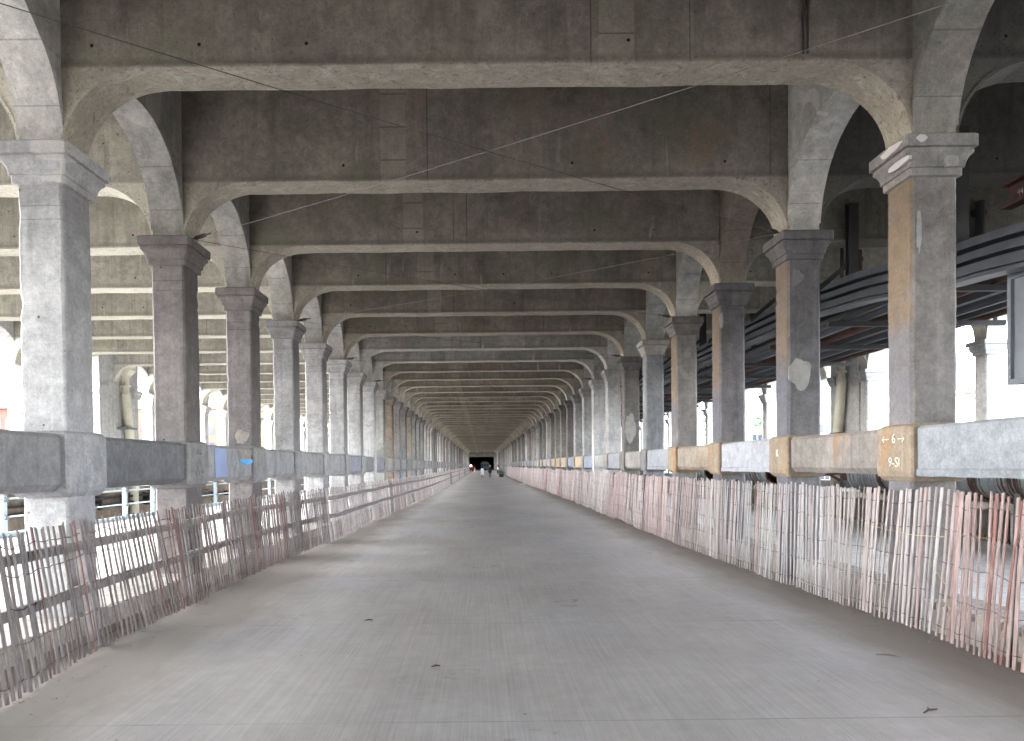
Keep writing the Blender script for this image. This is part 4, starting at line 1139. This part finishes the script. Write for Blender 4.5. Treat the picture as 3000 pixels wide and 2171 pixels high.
# ------------------------------------------------------------------ people far down the road
def person(lab, loc, rz, h, zones, stride=0.12, coat=None, hair=None, arm=0.10, longhair=False):
    root = thing('person', lab, 'person', loc, rz)
    S = h / 1.75
    V = []; E = []; Rd = []
    def add(p, r, par=None):
        V.append(Vector(p) * S); Rd.append(r * S)
        if par is not None: E.append((par, len(V) - 1))
        return len(V) - 1
    pel = add((0, 0, 0.95), 0.15)
    wst = add((0, 0.0, 1.12), 0.13, pel); ch = add((0, 0.01, 1.32), 0.155, wst); nk0 = add((0, 0, 1.46), 0.075, ch)
    nk = add((0, 0.01, 1.53), 0.055, nk0); hd0 = add((0, 0.01, 1.60), 0.085, nk); hd = add((0, 0.012, 1.67), 0.095, hd0); add((0, 0.01, 1.73), 0.06, hd)
    for s in (-1, 1):
        st_ = stride * s
        hp = add((0.095 * s, 0, 0.90), 0.10, pel); kn = add((0.10 * s, st_ * 0.6 + 0.02, 0.50), 0.06, hp); an = add((0.10 * s, st_, 0.09), 0.042, kn)
        add((0.105 * s, st_ + 0.14, 0.035), 0.034, an)
        sh = add((0.18 * s, 0, 1.42), 0.07, ch); el = add((0.25 * s, -st_ * 0.4 - 0.02, 1.13), 0.045, sh); wr = add((0.27 * s, -st_ * 0.7 + arm, 0.89), 0.030, el)
        pm = add((0.27 * s, -st_ * 0.7 + arm + 0.02, 0.82), 0.034, wr)
        for f in range(4): 
            q = add((0.27 * s, -st_ * 0.7 + arm + 0.045 - f * 0.018, 0.765 - 0.008 * (1.5 - abs(f - 1.5))), 0.009, pm); add((0.262 * s, -st_ * 0.7 + arm + 0.045 - f * 0.018, 0.725), 0.008, q)
        add((0.25 * s, -st_ * 0.7 + arm + 0.065, 0.80), 0.010, pm)
    me = bpy.data.meshes.new('body'); me.from_pydata([tuple(v) for v in V], E, [])
    o = bpy.data.objects.new('tmp', me); C.objects.link(o)
    md = o.modifiers.new('skin', 'SKIN'); o.modifiers.new('sub', 'SUBSURF').levels = 1
    sl = me.skin_vertices[0] if me.skin_vertices else None
    if sl is None:
        bm = bmesh.new(); bm.from_mesh(me); bm.verts.layers.skin.verify(); bm.to_mesh(me); bm.free(); sl = me.skin_vertices[0]
    for i, d in enumerate(sl.data): d.radius = (Rd[i], Rd[i]); d.use_root = (i == 0)
    dg = bpy.context.evaluated_depsgraph_get()
    m2 = bpy.data.meshes.new_from_object(o.evaluated_get(dg)); bpy.data.objects.remove(o)
    m2.materials.clear()
    mats = list(dict.fromkeys([z[1] for z in zones])); [m2.materials.append(M[x]) for x in mats]
    for p in m2.polygons:
        z = p.center.z / S; sel = zones[-1][1]
        for (zt, mm) in zones:
            if z < zt: sel = mm; break
        if sel != 'skin' and abs(p.center.x / S) > 0.2 and z < 0.87 and 'skin' in mats: sel = 'skin'
        p.material_index = mats.index(sel); p.use_smooth = True
    link('body', m2, root)
    if hair:
        bm = bmesh.new()
        bmesh.ops.create_uvsphere(bm, u_segments=14, v_segments=9, radius=0.108 * S, matrix=Matrix.Translation((0, -0.012 * S, 1.685 * S)) @ Matrix.Diagonal((1, 1.05, 1.05, 1)))
        if longhair: loft(bm, [[(math.cos(t) * a * S, (-0.06 + math.sin(t) * b) * S, z * S) for t in (2 * math.pi * i / 10 for i in range(10))] for a, b, z in ((0.05, 0.03, 1.22), (0.11, 0.05, 1.35), (0.11, 0.06, 1.65))])
        link('hair', mesh('hair', bm, hair, smooth=True), root)
    if coat:
        m, zb, wb = coat
        bm = bmesh.new()
        loft(bm, [[(math.cos(t) * a * S, math.sin(t) * b * S, z * S) for t in (2 * math.pi * i / 16 for i in range(16))] for a, b, z in ((wb, wb * 0.75, zb), (wb * 0.95, wb * 0.7, zb + 0.25), (0.20, 0.16, 1.0), (0.19, 0.15, 1.15), (0.235, 0.165, 1.36), (0.12, 0.09, 1.49))])
        link('coat', mesh('coat', bm, m, smooth=True), root)
person('person in a dark suit walking away down the middle of the road', (1.08, 101.5, 0), 0, 1.68, [(0.06, 'bin'), (1.47, 'black_cloth'), (9, 'skin')], 0.10, ('black_cloth', 0.72, 0.25), 'hair_pale')
person('person in a long white coat walking beside the dark suited person', (0.02, 103.0, 0), 0, 1.50, [(0.06, 'bin'), (0.5, 'grey_cloth'), (1.47, 'white_cloth'), (9, 'skin')], 0.08, ('white_cloth', 0.40, 0.30), 'hair_dark')
person('person with long dark hair and a white top standing by the right fence', (3.05, 144.0, 0), R(90), 1.62, [(0.95, 'black_cloth'), (1.47, 'white_cloth'), (9, 'skin')], 0.03, None, 'hair_dark', 0.12, True)
person('person in a red jacket standing beside the glowing lamp', (-2.35, 186.0, 0), R(40), 1.65, [(0.95, 'black_cloth'), (1.47, 'red_cloth'), (9, 'skin')], 0.03, None, 'hair_dark')
person('person in white trousers and dark red top near the glowing lamp', (-1.85, 184.0, 0), R(-60), 1.6, [(0.95, 'white_cloth'), (1.47, 'red_cloth'), (9, 'skin')], 0.05, None, 'hair_dark')

# ------------------------------------------------------------------ twigs on the road
for i, (x, y, a, L, lab) in enumerate(((3.10, 5.12, 0.5, 0.16, 'forked brown twig on the road at the near right'), (3.62, 6.60, -0.5, 0.20, 'pale broken slat end on the road by the right fence'), (-1.30, 8.35, 0.2, 0.09, 'small dark leaf scrap on the road left of centre'), (-0.42, 6.4, 0.4, 0.08, 'dark twig bit on the road near the front'))):
    bm = bmesh.new(); tube(bm, [(-L / 2, 0, 0.008), (0, 0.012, 0.014), (L / 2, 0, 0.008)], [0.004, 0.008, 0.005], 5)
    if i == 0: tube(bm, [(0, 0.012, 0.012), (L * 0.35, 0.05, 0.01)], 0.004, 5)
    tag(link('twig', mesh('twig', bm, 'wood' if i == 1 else 'twig'), None, (x, y, 0), a), lab, 'twig', 'litter on the road')

lr = random.Random(77)
bm = bmesh.new()
for i in range(1300):
    y = 1.8 + 40 * lr.random() ** 1.6
    if lr.random() < 0.5: x = interp(FL, y) + abs(lr.gauss(0, 0.20)) - 0.1
    else: x = interp(FR, y) - abs(lr.gauss(0, 0.20)) + 0.1
    L = lr.uniform(0.004, 0.018); a = lr.uniform(0, 3.14); w_ = L * lr.uniform(0.2, 0.7); h = lr.uniform(0.003, 0.012)
    ca, sa = math.cos(a), math.sin(a)
    b0 = [bm.verts.new((x + ca * p - sa * q, y + sa * p + ca * q, 0.001)) for p, q in ((-L, -w_ * .3), (0, -w_), (L, 0), (0, w_))]
    t0 = bm.verts.new((x, y, h))
    for q in range(4): bm.faces.new((b0[q], b0[(q + 1) % 4], t0))
o = link('litter', mesh('litter', bm, 'spall')); o['kind'] = 'stuff'; o['label'] = 'grit and leaf scraps gathered along the feet of the fences'; o['category'] = 'litter'

# ------------------------------------------------------------------ city beyond: buildings and trees
GZ0 = -10.0
def pxy(px, py, y):
    """rough world X and Z of a photograph point at distance y (used only to size the distant city)"""
    return (px - 1068) / 1640 * y, EYE + (1030 + (1068 - px) * 0.009 - py) / 1640 * y
def building(lab, cat, x0, x1, y, depth, ztop, wall, win, cols, rows, wh, z0w, dz, side=-1, frame='tower', ww=None, cornice=True, extra=0.0):
    root = thing('city_building', lab, cat, ((x0 + x1) / 2, y, GZ0))
    W = x1 - x0; H = ztop - GZ0
    bm = bmesh.new(); box(bm, -W / 2, W / 2, 0, depth, 0, H); link('wall', mesh('wall', bm, wall), root)
    if cornice:
        bm = bmesh.new(); box(bm, -W / 2 - 0.25, W / 2 + 0.25, -0.3, depth + 0.2, H + 0.003, H + 0.55); link('roof', mesh('roof', bm, frame), root)
    ww = ww or W / cols * 0.5
    bm = bmesh.new(); box(bm, -ww / 2, ww / 2, -0.04, 0.02, 0, wh); me = mesh('window', bm, win)
    bm = bmesh.new(); box(bm, -ww / 2 - 0.1, ww / 2 + 0.1, -0.14, 0.0, -0.16, -0.005); ms = mesh('sill', bm, frame)
    n = 0
    for r in range(rows):
        z = z0w - GZ0 + r * dz
        if z + wh > H: break
        for c in range(cols):
            if n >= 96: break
            n += 1
            o = link('window', me, root, (-W / 2 + W * (c + 0.5) / cols, 0, z))
            if W / cols > 1.5 and rows < 8: link('sill', ms, o)
    # the face turned to the bridge side
    xs = W / 2 * (-1 if x0 > 0 else 1)
    return root
def bpx(lab, px0, px1, pytop, y, depth, wall, win, cols, rows, wh, pyw, dz, **kw):
    x0, zt = pxy(px0, pytop, y); x1, _ = pxy(px1, pytop, y); _, zw = pxy(px0, pyw, y)
    return building(lab, 'building', x0, x1, y, depth, zt, wall, win, cols, rows, wh, zw - dz * (rows - 1) , dz, **kw)
ba = bpx('red brick building with roof clutter seen through the nearest left outer arch', -120, 47.5, 905, 78, 14, 'brick', 'glass_dark', 9, 3, 1.0, 948, 2.8, frame='brick_pale')
lr = random.Random(17)
for i in range(7):
    bm = bmesh.new(); h = lr.uniform(0.3, 1.0); box(bm, 0, lr.uniform(0.2, 0.7), 0, 0.6, 0, h)
    link('roof_vent', mesh('roof_vent', bm, 'galv'), ba, (-3.5 + i * 1.05, 1.0, 0.55 + (pxy(0, 905, 78)[1] - GZ0)))
bpx('pale office tower with dark window bands above the brick block on the left', 285, 372, 700, 170, 20, 'tower', 'glass_dark', 3, 12, 0.35, 745, 2.35, ww=2.4, cornice=False)
bpx('orange brick block with arched blue windows on the left', 290, 385, 905, 92, 12, 'brick_pale', 'glass_blue', 5, 3, 1.9, 956, 2.6)
bpx('slim white tower with small square windows behind the third left column', 430, 468, 760, 190, 16, 'tower', 'glass_dark', 4, 16, 1.0, 800, 3.2, cornice=False)
bpx('pale apartment tower with green glass windows on the left', 500, 560, 800, 210, 18, 'tower', 'glass_green', 6, 10, 1.6, 835, 3.6, cornice=False)
bpx('peach brick building with tall windows low on the left', 440, 560, 905, 115, 12, 'brick_pale', 'glass_blue', 6, 3, 2.2, 962, 3.4)
bpx('white warehouse block further down the left side', 575, 700, 890, 150, 20, 'tower', 'glass_dark', 8, 3, 2.0, 975, 4.0)
bpx('tall pale tower with a blue glass strip seen past the first right column', 2085, 2141, 768, 260, 16, 'tower', 'glass_dark', 7, 13, 0.9, 800, 2.35, cornice=False)
x0, zt = pxy(2117, 785, 259.5); x1, zb = pxy(2126, 870, 259.5)
bm = bmesh.new(); box(bm, x0, x1, 259.4, 259.9, zb, zt); tag(link('glass_strip', mesh('glass_strip', bm, 'glass_blue')), 'blue vertical sign strip on the tall pale tower', 'sign strip')
bpx('low brick and blue glass building beside the tall tower on the right', 2138, 2190, 872, 130, 14, 'brick_pale', 'glass_blue', 4, 1, 3.0, 920, 3.0)
bpx('low blue glazed hall with a white roof at the right edge', 2215, 2420, 876, 95, 20, 'tower', 'glass_blue', 8, 1, 2.2, 915, 3.0, ww=3.0)
bpx('cream office block with paired dark windows seen between right columns', 1640, 1716, 690, 150, 18, 'tower', 'glass_dark', 6, 9, 1.8, 760, 3.4, ww=0.9, cornice=False)
bpx('cream block with dark windows behind the right drainpipe', 1780, 1850, 760, 170, 18, 'tower', 'glass_dark', 6, 8, 2.0, 850, 3.8, ww=1.0, cornice=False)

def tree(lab, x, y, ztop, rad, seed):
    lr = random.Random(seed)
    root = thing('broadleaf_tree', lab, 'tree', (x, y, GZ0), 0, 'trees beyond the right arcade')
    H = ztop - GZ0
    bm = bmesh.new()
    tube(bm, [(0, 0, 0), (0.1, 0, H * 0.3), (0, 0.1, H * 0.6), (0.05, 0, H * 0.85)], [0.35, 0.28, 0.18, 0.06], 8)
    for i in range(7):
        a = lr.uniform(0, 6.28); z = H * lr.uniform(0.35, 0.7)
        tube(bm, [(0, 0, z), (math.cos(a) * rad * 0.4, math.sin(a) * rad * 0.4, z + 1.2), (math.cos(a) * rad * 0.75, math.sin(a) * rad * 0.75, z + 2.2)], [0.12, 0.08, 0.03], 5)
    link('trunk', mesh('trunk', bm, 'bark'), root)
    bm = bmesh.new()
    cl = []
    for i in range(38):
        a = lr.uniform(0, 6.28); rr = rad * math.sqrt(lr.random()); z = H * lr.uniform(0.38, 1.0)
        f = 1 - abs((z / H - 0.62) / 0.42) ** 2.2
        cl.append(Vector((math.cos(a) * rr * max(0.2, f), math.sin(a) * rr * max(0.2, f), z)))
    for i in range(2600):
        c = lr.choice(cl); p = c + Vector((lr.gauss(0, 0.55), lr.gauss(0, 0.55), lr.gauss(0, 0.42)))
        n = Vector((lr.gauss(0, 1), lr.gauss(0, 1), lr.gauss(0.5, 1))).normalized(); u = n.orthogonal().normalized(); w = n.cross(u); s = lr.uniform(0.10, 0.2)
        bm.faces.new([bm.verts.new(p + u * s), bm.verts.new(p + w * s * 0.6), bm.verts.new(p - u * s), bm.verts.new(p - w * s * 0.6)])
    me = bpy.data.meshes.new('crown'); bm.to_mesh(me); bm.free(); me.materials.append(M['leaf']); link('crown', me, root)
for i, (px, py, y, r, lab) in enumerate(((1686, 918, 80, 3.4, 'bright green tree in front of the cream office block'), (1551, 905, 95, 3.0, 'tall green tree seen between the fourth and fifth right columns'), (1505, 930, 100, 3.2, 'green tree further down the right side'), (1620, 930, 110, 3.5, 'green tree mostly hidden behind a dark right column'), (2010, 935, 100, 4, 'green tree hidden behind the first right column'))):
    x, z = pxy(px, py, y); tree(lab, x, y, z, r, 50 + i)

# ------------------------------------------------------------------ camera, light, world
cam = bpy.data.cameras.new('Camera'); co = bpy.data.objects.new('Camera', cam); C.objects.link(co)
cam.sensor_width = 36; cam.lens = 26.03; cam.clip_end = 6000; cam.clip_start = 0.05
PITCH = 1.0
cam.shift_x = 66 / 2268
cam.shift_y = (209.5 + 1640 * math.tan(R(PITCH))) / 2268
co.matrix_world = Matrix.Translation((0, 0, EYE)) @ Matrix.Rotation(R(90 - PITCH), 4, 'X') @ Matrix.Rotation(R(-0.6), 4, 'Z')
SC.camera = co

SUN_EL, SUN_AZ = 34.0, -84.0      # azimuth from +Y towards +X (negative = left of the view)
sun = bpy.data.lights.new('Sun', 'SUN'); so = bpy.data.objects.new('Sun', sun); C.objects.link(so)
sun.energy = 0.8; sun.angle = R(60); sun.color = (1.0, 0.96, 0.90)
d = Vector((math.sin(R(SUN_AZ)) * math.cos(R(SUN_EL)), math.cos(R(SUN_AZ)) * math.cos(R(SUN_EL)), math.sin(R(SUN_EL))))
so.rotation_euler = d.to_track_quat('Z', 'Y').to_euler()
w = bpy.data.worlds.new('World'); SC.world = w; w.use_nodes = True
nt = w.node_tree; bg = nt.nodes['Background']
sky = nt.nodes.new('ShaderNodeTexSky'); sky.sky_type = 'NISHITA'; sky.sun_disc = False
sky.sun_elevation = R(SUN_EL); sky.sun_rotation = R(SUN_AZ); sky.dust_density = 1.0; sky.air_density = 1.0
hs = nt.nodes.new('ShaderNodeHueSaturation'); hs.inputs['Saturation'].default_value = 0.30; hs.inputs['Value'].default_value = 1.0
nt.links.new(sky.outputs[0], hs.inputs['Color']); nt.links.new(hs.outputs[0], bg.inputs[0]); bg.inputs[1].default_value = 0.15

SC.view_settings.view_transform = 'Standard'; SC.view_settings.look = 'None'; SC.view_settings.gamma = 1.0
SC.view_settings.exposure = 4.8
cy = SC.cycles
cy.max_bounces = 10; cy.diffuse_bounces = 7; cy.glossy_bounces = 2; cy.transparent_max_bounces = 4
cy.use_denoising = True; cy.sample_clamp_indirect = 8.0; cy.caustics_reflective = False; cy.caustics_refractive = False
